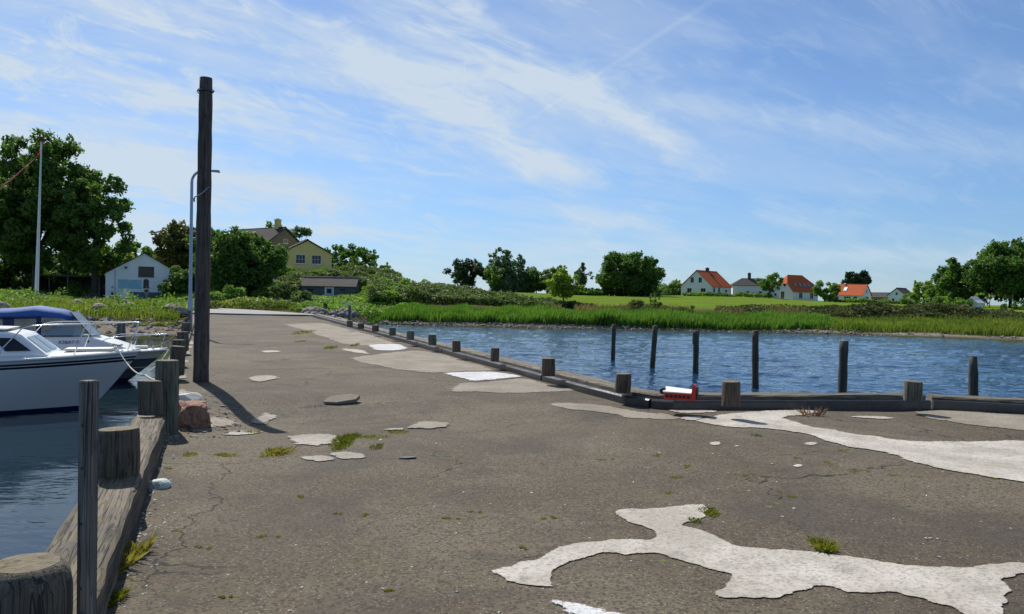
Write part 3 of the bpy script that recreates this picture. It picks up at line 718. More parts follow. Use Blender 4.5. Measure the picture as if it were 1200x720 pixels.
# ------------------------------------------------------------------ kerbs
def kerb(name, pts, w, h, label, rail=None, inner=1, mat='plank', seed=0):
    """timber lying along the deck edge; pts = inner bottom line. inner=+1: timber extends to the left of travel"""
    o = empty(name, (pts[0][0], pts[0][1], 0), 0, label, 'kerb timber')
    rnd = random.Random(seed)
    P = [Vector((p[0]-pts[0][0], p[1]-pts[0][1], 0)) for p in pts]
    e = P[-1]; ang = math.atan2(-e.x, e.y)          # local Y runs along the timber, so the grain follows it
    o.rotation_euler = (0, 0, ang); R = Matrix.Rotation(-ang, 3, 'Z'); P = [R @ p for p in P]
    def off(k):
        q = []
        for i, p in enumerate(P):
            d0 = (P[i]-P[i-1]).normalized() if i else (P[1]-P[0]).normalized()
            d1 = (P[i+1]-P[i]).normalized() if i < len(P)-1 else d0
            d = (d0+d1).normalized(); n = Vector((-d.y, d.x, 0))*inner
            q.append(p+n*k/max(0.5, d.dot(d1)))
        return q
    # subdivide for wavy worn edges
    def dens(q):
        r = []
        for a, b in zip(q[:-1], q[1:]):
            n = max(1, int((b-a).length/0.25))
            r += [a.lerp(b, k/n) for k in range(n)]
        return r+[q[-1]]
    def sweep(k0, k1, z0, z1, wob):
        A, B = dens(off(k0)), dens(off(k1)); n = min(len(A), len(B)); A, B = A[:n-1]+[A[-1]], B[:n-1]+[B[-1]]
        v = []; f = []
        c = min(0.025, (z1-z0)*0.2)
        for i, (a, b) in enumerate(zip(A, B)):
            j = [(rnd.random()-.5)*wob for _ in range(4)]
            dn = (b-a).normalized()
            ring = [a+Vector((0,0,z0)), a+dn*j[0]+Vector((0,0,z1-c+j[1])), a+dn*(c+j[0])+Vector((0,0,z1+j[2])),
                    b-dn*(c+j[3])+Vector((0,0,z1+j[1])), b-dn*j[3]+Vector((0,0,z1-c)), b+Vector((0,0,z0))]
            v += ring
            if i:
                o0 = (i-1)*6
                f += [(o0+k, o0+(k+1) % 6, o0+6+(k+1) % 6, o0+6+k) for k in range(6)]
        f += [(0,1,2,3,4,5), tuple(len(v)-6+k for k in (5,4,3,2,1,0))]
        return MB().add(v, f)
    k0 = 0.0
    if rail:
        k0 = rail[0]+0.004
        m = sweep(0.0, rail[0], -0.05, rail[1], 0.003); m.build('steel_rail', M['steel'], o)
    sweep(k0, k0+w, -0.08, h, 0.016).build('timber', M[mat], o)
    return o
def Lp(y, k=0.0): return (xL(y)-k, y)
kerb('kerb_timber', [Lp(-3), Lp(1), Lp(4.5), (-2.47-.0, 5.05), (-3.66, 8.15)], 0.32, 0.25, 'thick cracked brown plank along the left pier edge in the foreground', inner=1, seed=1)
kerb('kerb_timber', [Lp(8.75, .0), Lp(14), Lp(22), Lp(30), Lp(44)], 0.30, 0.12, 'dark low timber along the left pier edge behind the tall bollard', inner=1, mat='kerbwood', seed=2)
def Rp(y): return (xR(y), y)
kerb('kerb_timber', [Rp(49.5), Rp(40), Rp(30), Rp(20.9)], 0.34, 0.20, 'distant dark kerb running to the boulders at the landward pier end', (0.12, 0.135), 1, 'kerbwood', 3)
kerb('kerb_timber', [Rp(20.85), Rp(17), Rp(14.45)], 0.34, 0.20, 'middle length of dark steel edged kerb on the right of the pier', (0.12, 0.135), 1, 'kerbwood', 4)
kerb('kerb_timber', [Rp(14.4), (1.35, 12.4), (1.72, 11.5), (2.02, 11.18)], 0.34, 0.20, 'kerb length with shiny steel edge ending at the pier corner', (0.12, 0.135), 1, 'kerbwood', 5)
kerb('kerb_timber', [(2.05, 11.15), (2.35, 11.03), (4.3, 11.30), (6.38, 11.62)], 0.34, 0.20, 'kerb across the pier front with the red box lying on it', (0.12, 0.135), 1, 'kerbwood', 6)
kerb('kerb_timber', [(6.42, 11.62), (8.0, 11.15), (15.8, 10.6)], 0.34, 0.19, 'kerb at the far right beside the pale grey concrete strip', (0.12, 0.14), 1, 'kerbwood', 7)

# ------------------------------------------------------------------ bollards and posts
def bollard(loc, r, h, label, mat='stump', seed=0, lean=(0, 0), group=None, name='bollard', bulge=0.04, worn=False):
    rnd = random.Random(seed)
    o = empty(name, loc, rnd.random()*6, label, 'bollard', group)
    n = 28; lv = [-.04, .06, .35, .7, .93, 0.985, 1.0]; v = []; f = []
    prof = [1.0, 1.0+bulge*.5, 1.0+bulge, 1.0+bulge*.4, 1.0, .985, .95]
    if worn: lv = [-.04, .06, .40, .72, .86, .95, 1.0]; prof = [1.0, 1.0, 1.05, 1.04, .99, .90, .74]
    ph = [rnd.random()*6 for _ in range(4)]
    tilt = (rnd.random()-.5)*.16
    if lean == (0, 0): lean = ((rnd.random()-.5)*.07, (rnd.random()-.5)*.07)
    for i, z in enumerate(lv):
        for k in range(n):
            a = 2*math.pi*k/n
            q = r*prof[i]*(1+.03*math.sin(2*a+ph[0])+.018*math.sin(5*a+ph[1])+.012*math.sin(9*a+ph[2]))
            x, y = q*math.cos(a), q*math.sin(a)
            zz = z*h + (tilt*x if z > .9 else 0)
            v.append((x+lean[0]*z*h, y+lean[1]*z*h, zz))
    for i in range(len(lv)-1):
        for k in range(n): f.append((i*n+k, i*n+(k+1) % n, (i+1)*n+(k+1) % n, (i+1)*n+k))
    m = MB().add(v, f, 0, True); m.build('post', M[mat], o)
    b = (len(lv)-1)*n
    c = MB(); ring = [Vector(p) for p in v[b:b+n]]
    ctr = sum(ring, Vector())/n
    vs = [tuple(p) for p in ring] + [tuple(ctr+(p-ctr)*.55+Vector((0,0,(rnd.random()-.5)*.012+.004))) for p in ring] + [tuple(ctr+Vector((0,0,.004)))]
    fs = [(k, (k+1) % n, n+(k+1) % n, n+k) for k in range(n)] + [(n+k, n+(k+1) % n, 2*n) for k in range(n)]
    c.add(vs, fs, 0, True); c.build('top_face', M['endgrain'], o)
    return o
BG = 'wooden bollards along the pier edges'
g = AT(46, 690, 2.86); bollard((-1.80, 2.86, .25), .152, .315, 'large rounded brown stump with yellow lichen cropped at the bottom left corner', 'stump', 1, group=BG, worn=True)
g = G(139, 556, .25); bollard((g.x, g.y, .25), .135, .335, 'squat grey bollard standing on the cracked plank', 'stump', 2, group=BG)
g = G(174, 486, .25); bollard((g.x-.03, g.y+.12, .25), .122, .35, 'short bollard with lichen top at the far end of the cracked plank', 'stump', 3, group=BG)
g = G(192.5, 507, 0); bollard((g.x, g.y+.06, 0), .125, .80, 'tall grey round bollard beside the red brick lump', 'stump3', 4, group=BG)
for px, top, Y, r, sd, lb in ((207.5, 406, 13.6, .125, 5, 'dark bollard left of the tall pole base, nearest of the distant left row'),
                              (209, 398.5, 16, .125, 6, 'dark bollard just behind the nearest of the distant left row'),
                              (214.3, 389, 19, .14, 7, 'broad dark bollard by the second boat bow rope on the left edge'),
                              (217.5, 378.5, 26, .14, 8, 'small dark bollard beside the street lamp foot'),
                              (221, 372.5, 33, .14, 9, 'farthest dark bollard on the left edge behind the street lamp')):
    p = AT(px, top, Y); bollard((p.x, p.y, .10), r, p.z-.10, lb, 'stump', sd, group=BG)
RB = [(730,463,438,.118,'stump2','dark brown bollard at the pier corner left of the red box'),
      (857,475,447,.115,'stump2','cracked brown bollard just right of the red box'),
      (1070,469,447,.12,'stump3','mossy olive bollard at the seam of the front kerb on the far right'),
      (643,440,420,.115,'stump2','blackish bollard next along from the corner, above the grey concrete patches'),
      (580,423,408,.09,'stump2','slim dark bollard directly beyond the largest white painted patch'),
      (535,412,399.5,.10,'stump2','dark leaning bollard third from the corner on the right kerb'),
      (507,404,392.5,.115,'stump3','grey bollard fifth from the corner on the right kerb'),
      (481,398,388,.115,'stump3','grey bollard sixth from the corner beyond the white painted oval'),
      (460,393,384,.11,'stump3','pale green grey bollard seventh from the corner on the right kerb'),
      (440,388.3,381.3,.12,'stump2','small dark bollard eighth from the corner on the right kerb'),
      (423,385,379,.12,'stump2','small dark bollard ninth from the corner, second nearest the boulders'),
      (410,383,376,.12,'stump3','tiny green grey bollard at the foot of the pale marker post')]
for i, (px, py, top, r, mt, lb) in enumerate(RB):
    p = G(px, py, .2); Y = p.y+r
    if i == 0: p = Vector((1.80, 11.55, .2)); Y = 11.55
    q = AT(px, top, Y)
    bollard((q.x, Y, .19), r, q.z-.19, lb, mt, 20+i, (0.03 if i == 5 else 0, 0), BG)

# slim batten nailed to the plank
p = AT(104.5, 446, 3.2)
o = empty('post', (p.x, 3.2, 0), rad(-22), 'slim square grey batten standing upright against the cracked plank', 'post')
m = MB(); m.box(-.028, .028, -.028, .028, .0, p.z); m.build('batten', M['greywood'], o, .004)
for z in (.35, .62, .85, 1.03):
    m = MB(); m.tube([(0, -.026, z), (0, -.032, z)], .005, 8); m.build('nail', M['black'], o)

# mooring piles standing in the open water
DG = 'mooring piles in the open water'
for i, (pb, pt, Y, r, lb) in enumerate((((718,424),(719.5,380.5),33.6,.095,'thinnest dark pile, leftmost in the open water'),
        ((763.5,432),(768,382),30.7,.105,'dark pile leaning to the right in the open water'),
        ((815,442),(816,388),27.7,.105,'dark pile with a notched top, behind the red box'),
        ((885.5,457),(885,388),24.1,.105,'grey dark pile standing right of the cracked bollard'),
        ((986,485),(989,400),20.3,.115,'tallest thick pile in the middle of the right hand water'),
        ((1141.5,492),(1140.5,418),17.6,.105,'short grey pile with a narrowed top at the far right'))):
    b = AT(*pb, Y); t = AT(*pt, Y)
    o = empty('mooring_pile', (b.x, Y, WATER_Z), 0, lb, 'mooring pile', DG)
    top = t-Vector((b.x, Y, WATER_Z)); top.y = 0
    dn = Vector((-top.x*.4, 0, -1.4)); m = MB()
    k = 14
    pts = [dn.lerp(top, s/k) for s in range(k+1)]
    rr = [r*(1+.05*math.sin(s*1.7+i)) for s in range(k+1)]
    if i == 5: rr[-1] *= .78; rr[-2] *= .80
    m.tube(pts, rr, 14); m.build('pile', M['dolphin'], o)
    c = MB(); c.tube([top, top+Vector((0,0,.012))], rr[-1]*.9, 12); c.build('cut_top', M['endgrain'], o)
    if i == 2:
        s = MB(); s.obox(top+Vector((-.1,0,-.25)), (.03,0,0), (0,.06,0), (0,0,.22)); s.build('cleat', M['dolphin'], o)

# tall tarred pole
pb = G(235.5, 447); pt = AT(242, 92, 13.45)
o = empty('wooden_pole', (pb.x, 13.43, 0), 0, 'tall dark tarred wooden pole on the left of the pier', 'pole')
top = Vector((pt.x-pb.x, 0, pt.z))
m = MB(); k = 24
m.tube([Vector((0,0,-.2)).lerp(top, s/k) for s in range(k+1)], [.132-.022*s/k+.004*math.sin(s*2.1)+(-.006 if s == k else 0) for s in range(k+1)], 20)
m.build('post', M['pole'], o)
m = MB(); z = top*0.956
ring = [z+Vector((math.cos(a)*.118, math.sin(a)*.118, 0)) for a in np.linspace(0, 2*math.pi, 25)]
m.tube(ring, .012, 6); m.tube([z+Vector((-.12,0,-.04)), z+Vector((-.15,-.01,0)), z+Vector((-.12,0,.05))], .01, 6)
m.tube([z+Vector((.12,0,-.02)), z+Vector((.15,-.01,.0)), z+Vector((.12,0,.03))], .01, 6)
m.build('iron_band', M['steel'], o)
m = MB(); h0 = AT(245, 219, 13.30)-Vector((pb.x, 13.43, 0)); h1 = AT(228.5, 231, 13.22)-Vector((pb.x, 13.43, 0))
m.tube([h0, h0.lerp(h1, .5)+Vector((0,-.01,-.03)), h1, h1+Vector((-.015,0,-.03)), h1+Vector((-.012,0,-.085))], [.006,.009,.011,.016,.012], 8)
m.build('wire_hook', M['galv'], o)

# street lamp
b = G(222.5, 391.5); t = AT(224, 200, b.y)
o = empty('street_lamp', (b.x, b.y, .05), 0, 'grey blue street lamp with curved arm behind the tall pole', 'street lamp')
H = t.z-.05; R = .42
pts = [(0,0,-.1),(0,0,1.2),(0,0,1.25),(0,0,H-R)] + [(R-R*math.cos(a), 0, H-R+R*math.sin(a)) for a in np.linspace(.2, math.pi/2, 7)] + [(.62,0,H)]
m = MB(); m.tube(pts, [.085,.085,.06,.052]+[.046]*8, 12); m.build('mast', M['galv'], o)
m = MB(); m.add([(.60,-.05,H-.03),(.60,.05,H-.03),(1.0,.09,H-.06),(1.0,-.09,H-.06),(.60,-.04,H+.04),(.60,.04,H+.04),(.98,.06,H+.03),(.98,-.06,H+.03)], [(0,1,2,3),(7,6,5,4),(0,4,5,1),(1,5,6,2),(2,6,7,3),(3,7,4,0)])
m.build('lamp_head', M['galv'], o, .012)
m = MB(); m.box(-.05,.05,-.10,-.075,.45,.8); m.build('service_hatch', M['steel'], o)

# flagpole and streamer
b = AT(42.5, 353, 76); t = AT(48.5, 166, 76)
o = empty('flagpole', (b.x, 76, float(th(b.x, 76))), 0, 'slender white flagpole in front of the big trees', 'flagpole')
base = Vector((0,0,0)); top = Vector((t.x-b.x, 0, t.z-o.location.z))
m = MB(); m.tube([top*(s/10) for s in range(11)], [.19-.013*s for s in range(11)], 12); m.build('mast', M['white'], o)
m = MB(); m.tube([top, top+Vector((0,0,.15)), top+Vector((0,0,.3)), top+Vector((0,0,.45)), top+Vector((0,0,.55))], [.06,.2,.26,.2,.03], 12); m.build('finial', M['binred'], o)
m = MB(); m.tube([(.2,-.2,1.0), top*.5+Vector((.14,-.16,0)), top+Vector((.06,-.08,0))], .012, 5); m.build('halyard', M['rope'], o)
fl = empty('pennant', (t.x, 76, t.z-.2), 0, 'long red and white streamer trailing left from the flagpole top', 'pennant')
e = AT(-16, 238, 77.0)-fl.location
for nm, mt, k0, k1, dy in (('red_cloth', 'redflag', -1, 1, 0), ('white_stripe', 'white', -.24, .24, -.035)):
    v = []; f = []; n = 26
    for s in range(n+1):
        q = s/n; w = .30*(1-.78*q)
        c = Vector((0,0,0)).lerp(e, q)+Vector((.25*math.sin(q*9), .3*math.sin(q*7), -.55*math.sin(q*math.pi)-.12*math.sin(q*16)))
        tw = .5*math.sin(q*8)
        nrm = Vector((.45, tw, .85)).normalized()
        for kk, yy in ((k0, 0), (k1, 0), (k1, .012), (k0, .012)):
            v.append(c+nrm*w*kk+Vector((0, dy+yy, 0)))
        if s: a = (s-1)*4; f += [(a+i, a+(i+1) % 4, a+4+(i+1) % 4, a+4+i) for i in range(4)]
    MB().add(v, f, 0, True).build(nm, M[mt], fl)

# pale marker post among the boulders
b = AT(408.5, 383, 46.5); t = AT(408, 358.5, 46.5)
o = empty('marker_post', (b.x+.05, 46.5, -.2), 0, 'pale square marker post with small brackets by the boulders', 'marker post')
m = MB(); m.box(-.07,.07,-.07,.07,-.6,t.z+.2); m.build('post', M['greywood'], o, .01)
for z in (.55, 1.15):
    m = MB(); m.box(-.22,-.07,-.05,.05,z+t.z-.9,z+t.z-.75); m.build('bracket', M['white'], o, .01)

# red box with white lid on the front kerb
p0 = G(780, 468, .2); p1 = G(817, 470.5, .2)
c = (p0+p1)/2; d = (p1-p0); Lr = d.length; rz = math.atan2(d.y, d.x)
o = empty('red_box', (c.x, c.y+.10, .205), rz, 'red plastic box with white lid and upright red end on the kerb', 'plastic box')
hx = Lr/2
m = MB(); m.box(-hx+.01,hx-.03,-.12,.12,0,.025); m.box(-hx+.01,hx-.03,-.12,.12,.065,.09)
for i in range(7):
    x = -hx+.02+i*(2*hx-.08)/6; m.box(x, x+.02, -.118, .118, .025, .065)
m.build('tray', M['red'], o, .004)
m = MB(); m.box(-hx+.02,hx-.035,-.10,.10,.03,.06); m.build('inner_floor', M['black'], o)
m = MB(); m.add([(-hx,-.125,.093),(hx-.04,-.125,.093),(hx-.04,.125,.112),(-hx,.125,.135),(-hx,-.125,.108),(hx-.04,-.125,.105),(hx-.04,.125,.128),(-hx,.125,.155)], [(0,3,2,1),(4,5,6,7),(0,1,5,4),(1,2,6,5),(2,3,7,6),(3,0,4,7)]); m.build('lid', M['white'], o, .004)
m = MB(); m.prism([(hx-.045,0),(hx+.01,0),(hx+.02,.15),(hx+.005,.215),(hx-.012,.22),(hx-.03,.20),(hx-.04,.12)], -.11, .11); m.build('end_panel', M['red'], o, .008)
m = MB(); m.box(hx+.012,hx+.03,-.08,.08,.01,.17); m.build('end_pad', M['black'], o, .004)
m = MB(); m.tube([(-hx-.012,-.06,.10),(-hx-.012,.06,.10)], .045, 14); m.build('end_roller', M['black'], o)

# lumps beside the tall bollard
def lump(name, loc, sx, sy, sz, mat, label, cat, seed, flat=0.0, sub=3, group=None, rough=.28):
    bm = bmesh.new(); bmesh.ops.create_icosphere(bm, subdivisions=sub, radius=1)
    rnd = random.Random(seed); pl = []
    for _ in range(9):
        n = Vector((rnd.gauss(0,1), rnd.gauss(0,1), rnd.gauss(0,1))).normalized(); pl.append((n, .62+.3*rnd.random()))
    for v in bm.verts:
        p = v.co.copy()
        for n, d in pl:
            k = p.dot(n)
            if k > d: p -= n*(k-d)*.92
        q = 1+rough*.35*(float(fbm(p.x*2.3+seed, p.y*2.3+p.z*1.7, 3, seed))-.45)
        p *= q; p.z = max(p.z, -.55)
        v.co = Vector((p.x*sx, p.y*sy, (p.z+.5)*sz))
    me = bpy.data.meshes.new(name); bm.to_mesh(me); bm.free(); me.materials.append(M[mat])
    o = link(name, me); o.location = loc; o.rotation_euler = (0, 0, rnd.random()*6)
    return tag(o, label, cat, group)
g = G(213, 502)
def chunk(name, loc, sx, sy, sz, mat, label, seed):
    bm = bmesh.new(); bmesh.ops.create_cube(bm, size=2); bmesh.ops.subdivide_edges(bm, edges=bm.edges, cuts=11, use_grid_fill=True)
    for v in bm.verts:
        p = v.co; n = p.normalized(); q = p*.72+n*.42
        k = float(fbm(p.x*1.3+seed, p.y*1.3+p.z*1.1, 5, seed))-.47; k2 = float(fbm(p.x*4+seed, p.z*4+p.y*3, 3, seed+2))-.44
        q = q*(1+.55*k+.22*k2); v.co = Vector((q.x*sx*(1-.12*q.z), q.y*sy, (q.z+.8)*sz))
    me = bpy.data.meshes.new(name); bm.to_mesh(me); bm.free(); me.materials.append(M[mat]); o = link(name, me); o.location = loc
    return tag(o, label, 'rubble')
l1 = chunk('brick_lump', (g.x+.03, g.y+.22, -.04), .16, .24, .165, 'brick', 'reddish broken brick lump standing right of the tall grey bollard', 4); l1.rotation_euler = (0, 0, .45)
g = G(214, 471); l2 = lump('mortar_lump', (g.x, g.y+.1, -.02), .17, .25, .10, 'mortar', 'pale mortar lump behind the reddish brick lump', 'rubble', 5)
g = G(185, 571); l3 = lump('mortar_lump', (g.x, g.y, -.015), .105, .09, .06, 'mortarblue', 'smooth pale bluish mortar dome at the foot of the cracked plank', 'rubble', 8, rough=.08)
# loose tilted asphalt slab
g = G(401, 468); zs = float(dh(g.x, g.y))
m = MB(); pts = [(-.26,-.11),(-.05,-.15),(.22,-.05),(.25,.1),(.1,.17),(-.12,.14),(-.24,.03)]
m.add([(x,y,-.01+.25*(y+.15)) for x,y in pts]+[(x,y,.018+.27*(y+.15)+.05*(x+.26)) for x,y in pts], [tuple(reversed(range(7))), tuple(range(7,14))]+[(i,(i+1)%7,7+(i+1)%7,7+i) for i in range(7)])
o = m.build('slab_or_shadow_sheet', M['slab'], None, .008); o.location = (g.x, g.y, zs); tag(o, 'loose tilted slab of broken asphalt in the hollow', 'rubble')
g = G(478, 538); m = MB(); m.add([(x*.33,y*.3,.0+.01*(x+.26)) for x,y in pts]+[(x*.33,y*.3,.012+.01*(x+.26)) for x,y in pts], [tuple(reversed(range(7))), tuple(range(7,14))]+[(i,(i+1)%7,7+(i+1)%7,7+i) for i in range(7)])
o = m.build('slab_or_shadow_sheet', M['black'], None, .004); o.location = (g.x, g.y, float(dh(g.x,g.y))); tag(o, 'small flat black sheet standing in for a shadow on the asphalt in the middle', 'rubble')  # thin black sheet laid in place of a small dark shadow, not rubble

# boulders at the landward end of the right kerb
rnd = random.Random(11)
for i in range(62):
    px = 318+rnd.random()*98; t = (px-318)/98
    Y = 52+rnd.random()*5+t*3.0
    x = (px-600)/900*Y
    if x < xR(Y)+.2: x = xR(Y)+.2+rnd.random()*1.0
    s = .18+.26*rnd.random()**1.5
    z = -.18+.42*rnd.random()*(1-.5*t)
    lump('boulder', (x, Y, z-.05), s*1.2, s, s*.95, 'rock', 'grey boulder in the heap at the landward end of the right kerb', 'boulder', 100+i, sub=2, group='boulders at the pier end')
# more rubble along the outer pier side, landward
for i in range(14):
    Y = 46+rnd.random()*6; x = xR(Y)+.6+rnd.random()*1.2; s = .25+.3*rnd.random()
    lump('boulder', (x, Y, -.75+.3*rnd.random()), s*1.2, s, s, 'rock', 'grey boulder in the heap at the landward end of the right kerb', 'boulder', 200+i, sub=2, group='boulders at the pier end')

# ------------------------------------------------------------------ foliage
def quads_obj(name, V, tint, mat, parent=None, nv=4):
    """V: (N,nv,3) separate faces with a per-face tint"""
    N_ = len(V)
    me = bpy.data.meshes.new(name)
    me.vertices.add(N_*nv); me.vertices.foreach_set('co', V.astype(np.float32).ravel())
    me.loops.add(N_*nv); me.loops.foreach_set('vertex_index', np.arange(N_*nv, dtype=np.int32))
    me.polygons.add(N_); me.polygons.foreach_set('loop_start', np.arange(0, N_*nv, nv, dtype=np.int32))
    at = me.attributes.new('tint', 'FLOAT', 'FACE'); at.data.foreach_set('value', np.clip(tint, 0, 1).astype(np.float32))
    me.materials.append(mat); me.update(calc_edges=True); me.validate()
    return link(name, me, parent)

def leaf_quads(c, nrm, s, rng, asp=0.55):
    n = len(c)
    t = rng.normal(size=(n, 3)); t -= nrm*np.sum(t*nrm, 1, keepdims=True); t /= np.linalg.norm(t, axis=1, keepdims=True)+1e-9
    b = np.cross(nrm, t); s = s[:, None]
    return np.stack([c-t*s, c-b*s*asp+t*s*.1, c+t*s, c+b*s*asp+t*s*.1], 1)

def clump_leaves(cen, rad_, per_area, leaf, rng, squash=.8, tintbase=.45, updroop=0.0):
    """leaves on and in clumps: cen (K,3), rad_ (K,)"""
    out = []; tin = []
    for c, r in zip(cen, rad_):
        n = max(6, int(per_area*r*r/(leaf*leaf)))
        d = rng.normal(size=(n, 3)); d /= np.linalg.norm(d, axis=1, keepdims=True)
        q = r*rng.random(n)**.38
        # frayed clump outline
        q = q*(1+.35*(rng.random(n)-.5))
        p = d*q[:, None]; p[:, 2] *= squash
        nr = d*0.8 + rng.normal(size=(n, 3))*.75 + np.array([0, 0, .35]); nr /= np.linalg.norm(nr, axis=1, keepdims=True)
        s = leaf*(.6+.8*rng.random(n))
        out.append(leaf_quads(p+c, nr, s, rng))
        tin.append(tintbase + .22*(rng.random()-.5) + .45*(rng.random(n)-.5))
    return np.concatenate(out), np.concatenate(tin)

def crown_centres(shape, H, cb, rx, ry, k, rng):
    """clump centres and radii for a crown from height cb to H"""
    C_ = []; R_ = []
    h = H-cb
    while len(C_) < k:
        d = rng.normal(size=3); d /= np.linalg.norm(d)
        if shape == 'round':
            q = rng.random()**.33*.86
            p = np.array([d[0]*rx*q, d[1]*ry*q, cb+h*(.46+.5*d[2]*q)])
            if p[2] < cb: continue
            r = min(rx, h/2)*(.20+.17*rng.random())
        elif shape == 'flat':       # wide umbrella, open below
            q = rng.random()**.4*.92
            u = abs(d[2])*q
            p = np.array([d[0]*rx*q, d[1]*ry*q, cb+h*(.25+.68*u)+(rng.random()-.5)*h*.15])
            r = min(rx, h)*(.13+.12*rng.random())
        elif shape == 'cone':
            t = rng.random()**1.3; a = rng.random()*6.283; w = (1-t)**.85*(.5+.5*rng.random())
            p = np.array([math.cos(a)*rx*w, math.sin(a)*ry*w, cb+h*t*.95]); r = rx*(.14+.22*(1-t))
        elif shape == 'spire':      # several upright leaders side by side
            m_ = 7; g_ = int(rng.integers(m_)); a = g_*2.4+.3; w = (g_/m_)**.6
            lim = 1-.42*w**1.5*(.6+.4*math.sin(g_*2.1)**2)
            t = rng.random()**.8
            jit = rng.normal(size=2)*.16*(1-t*.75)
            p = np.array([rx*(math.cos(a)*w*.72*(1-.25*t)+jit[0]), ry*(math.sin(a)*w*.72*(1-.25*t)+jit[1]), cb+h*t*lim*.93])
            r = rx*(.36-.25*t)*(.8+.4*rng.random())
        else:                        # bush
            q = rng.random()**.4
            p = np.array([d[0]*rx*q*.9, d[1]*ry*q*.9, cb+abs(d[2])*q*h*.88]); r = min(rx, h)*(.20+.15*rng.random())
        C_.append(p); R_.append(r)
    return np.array(C_), np.array(R_)

def plant(name, label, cat, x, y, H, W, shape, leafmat, leaf, k, dens, seed, cb=None, trunk=True, depth=None, group=None, z=None, tb=.45, tips=0, lean=0, trunk_r=None, rs=1.0):
    rng = np.random.default_rng(seed); rnd = random.Random(seed)
    zz = float(th(x, y))-.1 if z is None else z
    o = empty(name, (x, y, zz), 0, label, cat, group)
    cb = (H*.22 if trunk else 0) if cb is None else cb
    rx = W/2; ry = (depth or W*.9)/2
    cen, rr = crown_centres(shape, H, cb, rx, ry, k, rng)
    rr = rr*rs
    top_ = np.max(cen[:, 2]+rr*.75); cen[:, 2] = cb+(cen[:, 2]-cb)*(H-cb-rr.mean()*.75)/max(.1, top_-cb-rr.mean()*.75)
    wx = np.percentile(np.abs(cen[:, 0])+rr*.8, 88); cen[:, 0] *= rx/wx; cen[:, 1] *= ry/max(.1, np.percentile(np.abs(cen[:, 1])+rr*.8, 88))
    cen[:, 0] += lean*(cen[:, 2]/H)
    m = MB(); tr = trunk_r or max(.06, H*.022)
    if trunk:
        fork = cb+(H-cb)*.15
        pts = [(0,0,-.3), (.05*H*.1*rnd.uniform(-1,1), 0, fork*.5), (.1*rnd.uniform(-1,1), .1*rnd.uniform(-1,1), fork), (lean*.6, 0, cb+(H-cb)*(.55 if shape != 'cone' else .95))]
        m.tube(pts, [tr*1.35, tr, tr*.8, tr*.22], 8)
        for j in range(min(k, 6 if H < 7 else 13)):
            c = cen[rnd.randrange(len(cen))]
            s = Vector(pts[2]) if shape not in ('cone', 'spire') else Vector((0,0,max(fork, c[2]*.6)))
            e = Vector(c); mid = s.lerp(e, .5)+Vector((0,0,(e.z-s.z)*.06+.15))
            m.tube([s-Vector((0,0,.2)), mid, e], [tr*.45, tr*.25, tr*.07], 6)
    else:
        for j in range(6):
            c = cen[rnd.randrange(len(cen))]
            m.tube([(c[0]*.25, c[1]*.25, -.2), (c[0]*.6, c[1]*.6, c[2]*.5), tuple(c)], [tr*.5, tr*.3, tr*.1], 5)
    m.build('trunk' if trunk else 'stems', M['bark'], o, fix=False)
    V, T = clump_leaves(cen, rr, dens, leaf, rng, .8 if shape not in ('spire',) else 1.25, tb)
    if tips:      # loose sprays breaking the outline
        sel = rng.integers(0, len(cen), tips); d = rng.normal(size=(tips, 3)); d[:, 2] = np.abs(d[:, 2])*.8+.2; d /= np.linalg.norm(d, axis=1, keepdims=True)
        cc = cen[sel]+d*rr[sel][:, None]*1.05
        V2, T2 = clump_leaves(cc, rr[sel]*.38, dens*.9, leaf, rng, 1.0, tb+.1)
        V = np.concatenate([V, V2]); T = np.concatenate([T, T2])
    quads_obj('crown' if trunk else 'foliage', V, T, L[leafmat], o)
    return o

def by_px(px, Y): return (px-600)/900*Y + (0.0 if True else 0)
def tree_at(px, ytop, width_px, Y, name, label, shape, leafmat, **k):
    """size from the photo: top row, crown width in pixels at depth Y"""
    t = AT(px, ytop, Y); x = t.x; z0 = float(th(x, Y))-.1
    cat = k.pop('cat', 'tree')
    H = max(.5, t.z-z0)
    return plant(name, label, cat, x, Y, H, width_px/900*Y, shape, leafmat, k.pop('leaf', .26), k.pop('k', 46), k.pop('dens', 11), k.pop('seed', abs(int(px*7+ytop))), **k)

# stones on the left bank
rnd = random.Random(5)
for i in range(22):
    Y = rnd.choice((50, 54.5, 59))+rnd.random()*1.6; px = rnd.uniform(-60, 222); s_ = .22+.3*rnd.random(); x = (px-600)/900*Y
    lump('boulder', (x, Y, float(th(x, Y))+.10), s_*1.5, s_, s_*.9, 'rock', 'dull stone among the weeds on the left bank', 'boulder', 300+i, sub=2, group='stones on the left bank')
# the big trees on the left
tree_at(-42, 178, 130, 112, 'broadleaf_tree', 'huge dark broadleaf tree cut by the left photo edge behind the flagpole', 'round', 'dark', leaf=.30, k=150, dens=9.5, tips=70, cb=3.0, rs=.66, group='big dark trees on the left', trunk_r=.55)
tree_at(45, 155, 118, 106, 'broadleaf_tree', 'tallest dark broadleaf tree with sky gaps, directly behind the flagpole', 'round', 'dark', leaf=.29, k=170, dens=9, tips=95, cb=3.6, rs=.66, group='big dark trees on the left', trunk_r=.5)
tree_at(112, 206, 84, 104, 'broadleaf_tree', 'spreading dark broadleaf tree with open crown left of the white boathouse', 'round', 'dark', leaf=.28, k=110, dens=9, tips=70, cb=2.6, rs=.66, group='big dark trees on the left', trunk_r=.4)
tree_at(133, 287, 46, 108.5, 'broadleaf_tree', 'small bright yellow green tree against the left end of the boathouse', 'round', 'light', leaf=.24, k=30, dens=9, tips=20, cb=.8)
